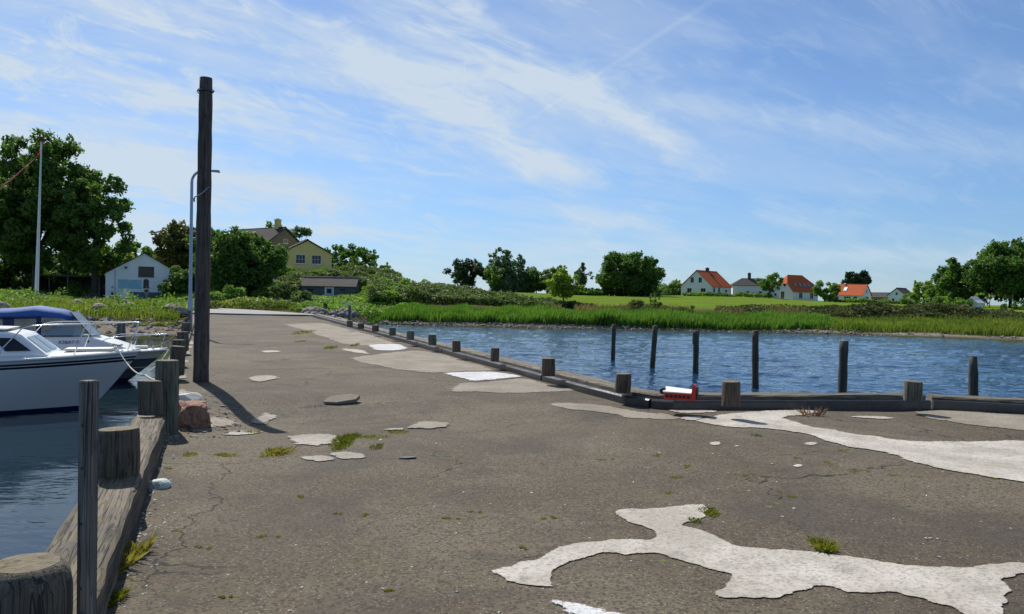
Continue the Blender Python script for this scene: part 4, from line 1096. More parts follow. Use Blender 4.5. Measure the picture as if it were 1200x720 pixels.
tree_at(78, 318, 66, 109, 'shrub', 'sunlit green shrub on the roof line of the dark open shed', 'bush', 'mid', leaf=.25, k=22, dens=9, trunk=False, cat='shrub')
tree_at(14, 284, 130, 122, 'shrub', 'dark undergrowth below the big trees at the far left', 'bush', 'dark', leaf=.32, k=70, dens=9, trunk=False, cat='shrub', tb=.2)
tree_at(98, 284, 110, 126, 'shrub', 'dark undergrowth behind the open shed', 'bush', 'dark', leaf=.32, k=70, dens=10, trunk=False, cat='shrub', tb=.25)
tree_at(168, 283, 56, 124, 'broadleaf_tree', 'dark rounded tree rising behind the boathouse ridge', 'round', 'mid', leaf=.27, k=34, dens=10, tips=20, cb=.6)
tree_at(212, 262, 56, 120, 'broadleaf_tree', 'olive dark tree between the boathouse and the tall pole', 'round', 'olive', leaf=.28, k=60, dens=10, tips=40, cb=1.0)
tree_at(243, 268, 46, 118, 'broadleaf_tree', 'olive green tree just right of the tall pole', 'round', 'mid', leaf=.27, k=40, dens=10, tips=25, cb=.8)
tree_at(284, 271, 80, 88, 'broadleaf_tree', 'dense rounded green tree in front of the yellow house', 'round', 'dark', leaf=.22, k=75, dens=11, tips=50, cb=.4, tb=.4)
tree_at(322, 261, 44, 142, 'broadleaf_tree', 'treetop showing beside the yellow chimney', 'round', 'mid', leaf=.28, k=40, dens=10, tips=16, cb=2)
tree_at(349, 265, 34, 144, 'broadleaf_tree', 'grey green treetop right of the yellow chimney', 'round', 'poplar', leaf=.28, k=40, dens=10, tips=16, cb=2)
tree_at(412, 285, 64, 132, 'broadleaf_tree', 'wide dark tree right of the yellow house gable', 'round', 'dark', leaf=.27, k=55, dens=10, tips=40, cb=.5)
tree_at(455, 308, 20, 128, 'broadleaf_tree', 'small dark tree at the end of the willow slope', 'spire', 'mid', leaf=.25, k=18, dens=10, tips=10, cb=.3)
# middle field edge
tree_at(549, 303, 48, 186, 'broadleaf_tree', 'dark rounded tree at the left end of the field', 'round', 'pine', leaf=.34, k=46, dens=11, tips=25, cb=.9, tb=.7)
tree_at(590, 291, 40, 181, 'poplar_tree', 'tall grey green pointed tree left in the field clump', 'spire', 'poplar', leaf=.32, k=70, dens=10, tips=40, cb=.3)
tree_at(610, 299, 34, 183, 'poplar_tree', 'slightly lower pointed tree joined to the tall grey green one', 'spire', 'poplar', leaf=.32, k=55, dens=10, tips=30, cb=.3)
tree_at(578, 312, 22, 176, 'broadleaf_tree', 'low lighter bush at the foot of the tall pointed trees', 'round', 'mid', leaf=.28, k=22, dens=10, tips=10, cb=.2)
tree_at(629, 313, 34, 180, 'broadleaf_tree', 'short dark tree filling the gap in the field clump', 'round', 'dark', leaf=.30, k=34, dens=11, tips=18, cb=.3)
tree_at(652, 312, 32, 182, 'broadleaf_tree', 'dark tree behind the yellow green sapling', 'round', 'dark', leaf=.30, k=30, dens=11, tips=18, cb=.3)
tree_at(661, 315, 38, 86, 'sapling', 'yellow green young tree standing alone above the reeds', 'round', 'light', leaf=.17, k=34, dens=9, tips=26, cb=.9)
tree_at(684, 309, 28, 178, 'poplar_tree', 'narrow grey green pointed tree right of the sapling', 'spire', 'poplar', leaf=.30, k=40, dens=10, tips=24, cb=.3)
tree_at(735, 295, 66, 171, 'broadleaf_tree', 'large round dark tree standing free on the field', 'round', 'dark', leaf=.30, k=130, dens=11, tips=60, cb=.6)
tree_at(764, 314, 18, 174, 'conifer_tree', 'narrow dark tree touching the right side of the large round one', 'cone', 'poplar', leaf=.28, k=34, dens=10, tips=16, cb=.3)
tree_at(767, 341, 15, 80, 'sapling', 'slim dark topped young tree on the bank below the field', 'spire', 'dark', leaf=.13, k=24, dens=9, tips=14, cb=.5)
tree_at(788, 328, 32, 228, 'broadleaf_tree', 'distant trees left of the first orange roofed house', 'bush', 'mid', leaf=.36, k=30, dens=10, trunk=False, tips=14)
tree_at(772, 334, 26, 200, 'shrub', 'garden hedge left of the first orange roofed house', 'bush', 'mid', leaf=.30, k=22, dens=10, trunk=False, cat='shrub')
tree_at(902, 320, 27, 188, 'garden_tree', 'green garden tree in front of the white farmhouse', 'round', 'mid', leaf=.26, k=36, dens=9, tips=30, cb=1.6)
tree_at(967, 329, 30, 186, 'garden_tree', 'rounded dark garden tree between the two right hand orange roofs', 'round', 'mid', leaf=.27, k=36, dens=11, tips=20, cb=.4)
tree_at(1003, 317, 30, 238, 'pine_tree', 'blackish pine rising behind the bright orange roof', 'round', 'pine', leaf=.36, k=50, dens=12, tips=24, cb=2.5)
tree_at(1065, 343, 24, 176, 'shrub', 'low green shrub before the white gable', 'bush', 'mid', leaf=.25, k=16, dens=10, trunk=False, cat='shrub')
tree_at(1082, 329, 26, 165, 'broadleaf_tree', 'small yellow green tree left of the right hand grove', 'round', 'light', leaf=.25, k=26, dens=10, tips=14, cb=.4, tb=.25)
tree_at(1103, 333, 28, 150, 'broadleaf_tree', 'light green small tree joined to the grove on the right', 'round', 'light', leaf=.24, k=26, dens=10, tips=14, cb=.3, tb=.3)
tree_at(1124, 303, 54, 142, 'broadleaf_tree', 'dark pointed tree in the grove on the right', 'spire', 'dark', leaf=.27, k=90, dens=11, tips=55, cb=.8)
tree_at(1186, 283, 86, 136, 'broadleaf_tree', 'large full tree filling the right photo edge', 'round', 'dark', leaf=.28, k=125, dens=11, tips=80, cb=.9)
tree_at(1250, 292, 80, 140, 'broadleaf_tree', 'tree cut off by the right photo edge', 'round', 'mid', leaf=.30, k=60, dens=10, tips=40, cb=2)
tree_at(1160, 340, 36, 134, 'shrub', 'low arching shrub under the large right hand tree', 'flat', 'light', leaf=.22, k=22, dens=8, trunk=True, cb=1.4, cat='shrub')
tree_at(1110, 347, 60, 128, 'shrub', 'dark green shrub at the foot of the right hand grove', 'bush', 'mid', leaf=.24, k=34, dens=10, trunk=False, cat='shrub')
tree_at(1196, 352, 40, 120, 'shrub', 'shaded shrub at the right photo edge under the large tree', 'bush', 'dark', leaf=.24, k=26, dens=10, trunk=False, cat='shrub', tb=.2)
# distinct shrubs near the shore
tree_at(266, 334, 46, 76, 'shrub', 'clipped green shrub behind the low rail fence', 'bush', 'mid', leaf=.17, k=36, dens=11, trunk=False, cat='shrub', tb=.6)
tree_at(337, 331, 40, 80, 'shrub', 'bright green shrub left of the low grey shed', 'bush', 'willow', leaf=.17, k=34, dens=10, trunk=False, cat='shrub', tb=.35)
tree_at(352, 341, 46, 70, 'shrub', 'pale green shrub above the boulders', 'bush', 'willow', leaf=.16, k=34, dens=10, trunk=False, cat='shrub', tb=.45)
tree_at(383, 354, 20, 66, 'shrub', 'small dark reddish bush above the boulders', 'bush', 'olive', leaf=.12, k=16, dens=10, trunk=False, cat='shrub', tb=.2)
tree_at(748, 351, 44, 80, 'shrub', 'low rounded grey green bush left of the slim young tree', 'bush', 'scrub', leaf=.14, k=24, dens=10, trunk=False, cat='shrub', tb=.6)
tree_at(800, 358, 34, 79, 'shrub', 'low rounded bush under the first orange roofed house', 'bush', 'scrub', leaf=.14, k=20, dens=10, trunk=False, cat='shrub')
tree_at(222, 344, 30, 72, 'shrub', 'bright green bush behind the street lamp foot', 'bush', 'mid', leaf=.15, k=22, dens=11, trunk=False, cat='shrub', tb=.7)
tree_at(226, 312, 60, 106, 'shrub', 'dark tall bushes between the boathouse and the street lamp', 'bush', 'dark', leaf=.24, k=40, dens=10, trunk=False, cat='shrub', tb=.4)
tree_at(198, 349, 26, 76, 'shrub', 'dark green bush at the right corner of the boathouse', 'bush', 'mid', leaf=.15, k=20, dens=11, trunk=False, cat='shrub', tb=.4)

# ---- vegetation nobody could count
def scatter_stuff(name, label, pxr, Yr, hfun, leafmat, n, size, seed, zspread=1.0, cond=None, cat='vegetation', tb=.45, clump=.5):
    """a mass of small leaves filling a layer hfun(px, Y) high over the ground"""
    rng = np.random.default_rng(seed)
    px = rng.uniform(*pxr, n); Y = rng.uniform(*Yr, n)
    x = (px-600)/900*Y
    h = hfun(px, Y)
    lump_ = fbm(x*.45, Y*.45, 3, seed)
    h = h*np.clip(.1+2.0*(lump_-.12), .08, 2.0)
    ok = h > .05
    if cond is not None: ok &= cond(px, Y, x)
    px, Y, x, h, lump_ = px[ok], Y[ok], x[ok], h[ok], lump_[ok]; n = len(x)
    q = rng.random(n)**(.45*zspread)
    z = th(x, Y)+h*q
    c = np.stack([x, Y, z], 1)
    nr = rng.normal(size=(n, 3))*.8+np.array([0, -.2, .8]); nr /= np.linalg.norm(nr, axis=1, keepdims=True)
    V = leaf_quads(c, nr, size*(.6+.8*rng.random(n)), rng)
    T = tb+(vnoise(x*.6, Y*.6, seed+5)-.5)*.8+(lump_-.45)*.6+(rng.random(n)-.5)*.4
    o = quads_obj(name, V, T, L[leafmat]); return tag(o, label, cat, kind='stuff')

def blades(name, label, pxr, Yr, hfun, leafmat, n, w, seed, cat='reeds', tb=.45, cond=None, bend=.25):
    rng = np.random.default_rng(seed)
    px = rng.uniform(*pxr, n); Y = rng.uniform(*Yr, n); x = (px-600)/900*Y
    h = hfun(px, Y)*(.6+.5*rng.random(n))*(.75+.5*fbm(x*.5, Y*.5, 2, seed))
    ok = h > .05
    if cond is not None: ok &= cond(px, Y, x)
    x, Y, h = x[ok], Y[ok], h[ok]; n = len(x)
    a = rng.random(n)*6.283; z0 = th(x, Y)-.05
    dx = np.cos(a)*w/2; dy = np.sin(a)*w/2
    bx = rng.normal(size=n)*bend*h*.5+.08*h; by = rng.normal(size=n)*bend*h*.5
    B0 = np.stack([x-dx, Y-dy, z0], 1); B1 = np.stack([x+dx, Y+dy, z0], 1)
    M1 = np.stack([x+dx*.8+bx*.35, Y+dy*.8+by*.35, z0+h*.6], 1); T1 = np.stack([x+bx, Y+by, z0+h], 1)
    V = np.stack([B0, B1, M1, T1], 1)
    T = tb+(vnoise(x*.6, Y*.6, seed+3)-.5)*.6+(rng.random(n)-.5)*.45
    o = quads_obj(name, V, T, L[leafmat]); return tag(o, label, cat, kind='stuff')

def bump(px, a, b, s):
    return np.clip((px-a)/s, 0, 1)*np.clip((b-px)/s, 0, 1)
# reed bed along the far shore
def reed_h(px, Y): return 1.20*np.clip(1.15-np.abs(px-640)/900, .35, 1)*bump(px, 420, 1010, 50)*(.6+.8*fbm(px*.035, Y*.12, 3, 41))
blades('reed_bed', 'bright green reed bed along the far shore', (430, 1010), (67.2, 77.5), reed_h, 'reed', 66000, .085, 5, cond=lambda px, Y, x: Y > np.interp(px, [395, 450, 500, 700, 1010], [62, 71.0, 67.9, 67.3, 67]))
scatter_stuff('waterside_weeds', 'leafy green weeds below the low grey shed', (340, 500), (62, 91), lambda px, Y: np.interp(Y, [62, 72, 84, 92], [.9, 1.1, .75, .45])*bump(px, 335, 500, 25), 'mid', 34000, .13, 6, cond=lambda px, Y, x: Y > np.interp(px, [345, 400, 450, 480], [65, 64, 73, 73]), tb=.75)
# low grass on the right part of the shore
blades('shore_grass', 'green shore grass with yellow weeds on the right', (930, 1320), (58, 77), lambda px, Y: .75*bump(px, 930, 1330, 50), 'herb', 40000, .07, 7, 'grass', .38, cond=lambda px, Y, x: Y > np.interp(px, [930, 1000, 1100, 1200, 1320], [67.5, 66.0, 63.8, 61.5, 56]))
# dry seed heads above the reeds
blades('dry_grass', 'pale dry grass behind the reeds', (600, 1000), (77, 82), lambda px, Y: 0.9*bump(px, 600, 1010, 40), 'straw', 9000, .05, 8, 'grass', cond=lambda px, Y, x: vnoise(x*.35, Y*.2, 4) > .48)
scatter_stuff('bank_scrub', 'dark low scrub on the bank below the field', (690, 1230), (78, 86), lambda px, Y: .6*bump(px, 690, 1250, 60), 'scrub', 26000, .16, 9, cond=lambda px, Y, x: vnoise(x*.16, Y*.1, 8) > .30)
scatter_stuff('bank_scrub', 'taller dark scrub on the bank at the right', (930, 1190), (77, 86), lambda px, Y: .95*bump(px, 930, 1200, 70), 'scrub', 20000, .18, 10, tb=.35)
scatter_stuff('willow_thicket', 'grey green willow thicket left of the field', (430, 700), (84, 100), lambda px, Y: np.interp(px, [430, 480, 540, 590, 620, 700], [1.9, 1.5, 1.35, 1.25, .9, .4]), 'willow', 46000, .17, 12, cond=lambda px, Y, x: Y < np.interp(px, [430, 600, 700], [104, 96, 88]))
scatter_stuff('willow_thicket', 'grey green willow thicket on the slope below the yellow house', (325, 470), (98, 120), lambda px, Y: np.interp(px, [325, 345, 400, 450, 480], [.8, .9, 1.35, 1.7, 1.3]), 'willow', 50000, .20, 13, tb=.5, cond=lambda px, Y, x: Y < np.interp(px, [325, 390, 405, 480], [107, 108, 118, 120]))
scatter_stuff('thicket', 'dark hedge under the yellow house', (300, 395), (103, 108), lambda px, Y: np.interp(px, [300, 325, 345, 395], [2.0, 1.6, 1.0, .9]), 'mid', 16000, .2, 14, tb=.4)
scatter_stuff('undergrowth', 'green undergrowth around the low grey shed', (295, 480), (84, 97), lambda px, Y: np.interp(px, [295, 335, 350, 420, 440, 480], [2.0, 1.5, .5, .5, 1.8, 1.5]), 'mid', 30000, .18, 15, tb=.55, cond=lambda px, Y, x: (Y < 92.3) | (px < 352) | (px > 424))
scatter_stuff('hedge', 'far hedge between the field trees', (640, 770), (172, 178), lambda px, Y: 1.9*np.ones_like(px), 'mid', 9000, .30, 16, tb=.35)
scatter_stuff('garden_hedge', 'low garden hedges in front of the houses', (800, 1075), (185, 189), lambda px, Y: .95*np.ones_like(px), 'mid', 9000, .26, 17, tb=.45, cond=lambda px, Y, x: vnoise(x*.2, Y*0, 3) > .42)
# weeds on the left shore
def weed_h(px, Y): return np.interp(Y, [46, 50, 60, 68, 75, 96], [.30, .50, .70, .6, .38, .35])
lw = lambda px, Y, x: (x < xL(np.minimum(Y, 51))-1.2) & ~((Y > 80) & (Y < 92) & (x < -38))
scatter_stuff('shore_weeds', 'leafy wild plants on the left shore', (-260, 235), (46, 80), weed_h, 'herb', 52000, .11, 20, cond=lambda px, Y, x: lw(px, Y, x) & (vnoise(x*.28, Y*.4, 55) > np.interp(Y, [46, 60, 66], [.46, .36, 0])), tb=.42)
scatter_stuff('shore_weeds', 'taller dark green clumps on the left shore', (-260, 232), (50, 72), lambda px, Y: 1.5*np.clip((vnoise((px-600)/900*Y*.35, Y*.28, 91)-.52)*4, 0, 1), 'mid', 30000, .11, 92, cond=lw, tb=.5)
blades('shore_weeds', 'tall grasses on the left shore', (-260, 240), (48, 82), lambda px, Y: np.interp(Y, [48, 64, 76, 96], [.8, .9, .45, .4]), 'herb', 26000, .05, 21, 'grass', .6, cond=lw)
scatter_stuff('wild_flowers', 'white and yellow flowers among the left shore weeds', (-260, 235), (50, 80), lambda px, Y: weed_h(px, Y)*1.4, 'flower', 1000, .06, 22, zspread=.15, cond=lambda px, Y, x: lw(px, Y, x) & (vnoise(x*.5, Y*.3, 33) > .5))
blades('grass', 'grass before the white boathouse', (-260, 330), (92, 104), lambda px, Y: .35+0*px, 'mid', 16000, .10, 23, 'grass', .55)
scatter_stuff('roadside_weeds', 'weeds on the verge between road and boulders', (228, 400), (58, 80), lambda px, Y: np.interp(px, [228, 300, 400], [.6, .8, 1.0]), 'herb', 22000, .12, 24, tb=.35, cond=lambda px, Y, x: (px < 352) & (Y > np.interp(px, [228, 262, 300, 330, 352], [70, 67, 64, 65, 68])))
# pebbles along the far beach
def pebbles():
    rng = np.random.default_rng(3); m = MB(); n = 2600
    px = rng.uniform(395, 1330, n); sh = np.interp(px, [395, 450, 500, 700, 850, 1000, 1100, 1200, 1400], [60, 69.5, 66.4, 65.6, 66.6, 64.7, 62, 58, 51])
    Y = sh+rng.random(n)*np.interp(px, [395, 900, 1200, 1400], [2.2, 2.8, 6, 6]); x = (px-600)/900*Y
    z = th(x, Y)
    for i in range(n):
        s = .05+.13*rng.random()**3
        v = rng.normal(size=(6, 3))*.25
        b = np.array([(1,0,0),(-1,0,0),(0,1,0),(0,-1,0),(0,0,1),(0,0,-1)])+v
        b *= s*np.array([1.2,1,.75]); b += (x[i], Y[i], z[i]+.02)
        m.add(b.tolist(), [(0,2,4),(2,1,4),(1,3,4),(3,0,4),(2,0,5),(1,2,5),(3,1,5),(0,3,5)])
    tag(m.build('beach_pebbles', M['pebble'], fix=False), 'stones and pebbles along the far beach', 'pebbles', kind='stuff')
    m = MB(); n = 700
    px = rng.uniform(-150, 232, n); Y = rng.uniform(43.6, 48, n); x = (px-600)/900*Y; z = th(x, Y)
    for i in range(n):
        s = .06+.2*rng.random()**3
        b = np.array([(1,0,0),(-1,0,0),(0,1,0),(0,-1,0),(0,0,1),(0,0,-1)])+rng.normal(size=(6, 3))*.25
        b *= s*np.array([1.2,1,.75]); b += (x[i], Y[i], z[i]+.02)
        m.add(b.tolist(), [(0,2,4),(2,1,4),(1,3,4),(3,0,4),(2,0,5),(1,2,5),(3,1,5),(0,3,5)])
    tag(m.build('shore_stones', M['pebble'], fix=False), 'stones along the left shore', 'pebbles', kind='stuff')
pebbles()

# weeds growing in the deck: tufts of short blades
def tuft_faces(rng, x, y, rx, ry, n, h, w, hz):
    a = rng.random(n)*6.283; q = rng.random(n)**.6
    px = x+np.cos(a)*q*rx; py = y+np.sin(a)*q*ry
    z = hz(px, py); hh = h*(.4+.8*rng.random(n)); b = rng.random(n)*6.283
    dx = np.cos(b)*w; dy = np.sin(b)*w
    o1 = rng.normal(size=n)*hh*.5+np.cos(a)*hh*.5; o2 = rng.normal(size=n)*hh*.5+np.sin(a)*hh*.5
    return np.stack([np.stack([px-dx, py-dy, z-.005], 1), np.stack([px+dx, py+dy, z-.005], 1), np.stack([px+dx*.6+o1*.4, py+dy*.6+o2*.4, z+hh*.6], 1), np.stack([px+o1, py+o2, z+hh], 1)], 1)
def weed(px, py, wpx, hpx, label, mat='moss', n=260, h=.05, seed=1, tb=.5, w=.004):
    rng = np.random.default_rng(seed); g = G(px, py); sc = g.y/900
    rx, ry = wpx*sc/2, hpx*sc*g.y/1.6/2
    m_ = 1 if wpx < 27 else 7; parts = []
    for _ in range(m_):
        a, q = rng.random()*6.283, rng.random()**.5*.6
        f_ = rng.uniform(.40, .60) if m_ > 3 else .8
        if m_ == 1: q = 0
        parts.append(tuft_faces(rng, math.cos(a)*q*rx, math.sin(a)*q*ry, rx*f_, ry*f_, max(20, int(n*.9/m_)), h*.62*rng.uniform(.5, 1.2), w*.8, lambda a, b: dh(a+g.x, b+g.y)-float(dh(g.x, g.y))))
    V = np.concatenate(parts)
    T = tb+(rng.random(len(V))-.5)*.8
    o = quads_obj('weed_tuft', V, T, L[mat]); o.location = (g.x, g.y, float(dh(g.x, g.y)))
    return tag(o, label, 'weed')
weed(965, 645, 22, 14, 'bright green weed tuft on the upper edge of the foreground concrete patch', n=420, h=.075, seed=2, tb=.55)
weed(832, 601, 26, 14, 'green moss tuft at the tip of the foreground concrete patch', n=420, h=.030, seed=3, tb=.45)
weed(814, 611, 14, 6, 'small moss tuft in the notch of the foreground concrete patch', n=160, h=.030, seed=4)
weed(405, 517, 30, 26, 'leafy green weed clump beside the middle concrete patch', n=1500, h=.07, seed=5, tb=.25)
weed(428, 510, 56, 11, 'yellow green moss strip right of the leafy weed clump', n=520, h=.045, seed=6, tb=.75)
weed(327, 531, 40, 11, 'yellow brown grass patch left of the middle concrete patch', 'drygrass', n=700, h=.08, seed=7, tb=.4)
weed(223, 533, 20, 6, 'small round bright green tuft near the brick lump', n=220, h=.04, seed=8, tb=.8)
weed(263, 533, 34, 4, 'thin yellow green grass line in a joint left of centre', n=260, h=.035, seed=9, tb=.8)
weed(296, 502, 26, 5, 'yellow green grass at the end of the pole shadow', n=260, h=.04, seed=10, tb=.75)
weed(466, 502, 40, 8, 'yellow green grass strip before the beige slab in the middle', n=260, h=.045, seed=11, tb=.7)
weed(441, 525, 18, 9, 'dark green sprig cluster right of the middle concrete patch', n=160, h=.07, seed=12, tb=.2)
weed(144, 664, 22, 60, 'yellowed grass tuft growing along the foot of the cracked plank', 'drygrass', n=300, h=.14, seed=13, tb=.4, w=.003)
weed(134, 706, 12, 24, 'green weed at the foot of the cracked plank', n=300, h=.07, seed=14, tb=.5)
weed(357, 390, 22, 6, 'yellow green weed strip far along the pier', n=300, h=.14, seed=15, tb=.6, w=.012)
weed(352, 401, 14, 3, 'single weed tuft in the distance at the middle of the pier', n=140, h=.10, seed=16, tb=.6, w=.01)
weed(388, 408, 16, 4, 'yellowish weed tuft beside the distant white slab', n=180, h=.10, seed=17, tb=.6, w=.01)
weed(416, 405, 8, 4, 'dark weed sprig on the distant white slab', n=100, h=.14, seed=18, tb=.2, w=.01)
weed(887, 513, 16, 4, 'dark trailing weed before the large white concrete strip', n=160, h=.03, seed=19, tb=.1)
def specks():
    """moss dots too many to count"""
    rng = np.random.default_rng(77); out = []
    spots = [(243,642,16,3),(312,627,24,3),(395,600,10,2),(520,606,24,2),(438,600,14,2),(760,605,14,2),(790,560,18,3),(805,548,14,3),(785,577,12,3),(768,536,12,2),(970,547,16,5),(930,582,22,4),(1060,560,30,3),(1170,564,24,3),(1010,556,16,3),(700,540,20,2),(610,640,12,2),(455,690,12,2),(270,700,14,2),(355,580,10,2),(345,396,8,2),(365,394,10,2),(940,540,8,2),(985,530,6,2),(880,560,12,2),(205,549,14,2),(640,605,12,1.5),(560,598,20,1.5)]
    for px, py, w, h in spots:
        g = G(px, py); sc = g.y/900
        for _ in range(3):
            x = g.x+rng.normal()*w*sc*.4; y = g.y+rng.normal()*h*sc*g.y/1.6*.4
            out.append(tuft_faces(rng, x, y, w*sc/2*rng.uniform(.15,.55), h*sc*g.y/1.6/2*rng.uniform(.5,1), 60, .009, .003, dh))
    V = np.concatenate(out); o = quads_obj('moss', V, .75+(rng.random(len(V))-.5)*.8, L['moss']); tag(o, 'yellow green moss specks scattered over the asphalt', 'moss', kind='stuff')
specks()
# loose stones and shell bits on the asphalt
def grit():
    rng = np.random.default_rng(9); m = MB(); n = 900
    for i in range(n):
        if i < 420:
            x, y = rng.uniform(-3, 6), rng.uniform(2.6, 9); x = max(x, xL(y)+.05)
        elif i < 800:
            y = rng.uniform(2.2, 9.0); x = xL(y)+.03+abs(rng.normal())*.12
        else: x, y = rng.uniform(-5, 3), rng.uniform(8, 16)
        x = max(x, xL(y)+.04)
        s = .003+.011*rng.random()**3
        b = np.array([(1,0,0),(-1,0,0),(0,1,0),(0,-1,0),(0,0,1),(0,0,-1)])+rng.normal(size=(6, 3))*.25
        b *= s*np.array([1.2,1,.6]); b += (x, y, float(dh(x, y))+.002)
        m.add(b.tolist(), [(0,2,4),(2,1,4),(1,3,4),(3,0,4),(2,0,5),(1,2,5),(3,1,5),(0,3,5)])
    tag(m.build('grit', M['mortar'], fix=False), 'pale grit and shell bits on the asphalt', 'grit', kind='stuff')
grit()
def crumble():
    rng = np.random.default_rng(19); m = MB()
    for i in range(520):
        a, b = rng.normal(size=2); g_ = G(float(np.clip(236+a*22, 206, 292)), float(np.clip(489+b*11, 462, 512)))
        x, y = g_.x, g_.y; s_ = .006+.030*rng.random()**3
        q = np.array([(1,0,0),(-1,0,0),(0,1,0),(0,-1,0),(0,0,1),(0,0,-1)])+rng.normal(size=(6, 3))*.3
        q *= s_*np.array([1.4,1.1,.55]); q += (x, y, float(dh(x, y))+.003)
        m.add(q.tolist(), [(0,2,4),(2,1,4),(1,3,4),(3,0,4),(2,0,5),(1,2,5),(3,1,5),(0,3,5)])
    tag(m.build('rubble_crumbs', M['slab'], fix=False), 'crumbled paving between the brick lump and the pole shadow', 'rubble', kind='stuff')
crumble()
# dead plant on the front kerb
g = G(949, 478, .1); rng = np.random.default_rng(5)
V = tuft_faces(rng, 0, 0, .15, .04, 60, .13, .0025, lambda a, b: 0*a); o = quads_obj('dead_plant', V, rng.random(len(V)), L['rust']); o.location = (g.x, g.y-.12, .0); tag(o, 'dry reddish dead plant growing against the front kerb', 'plant')

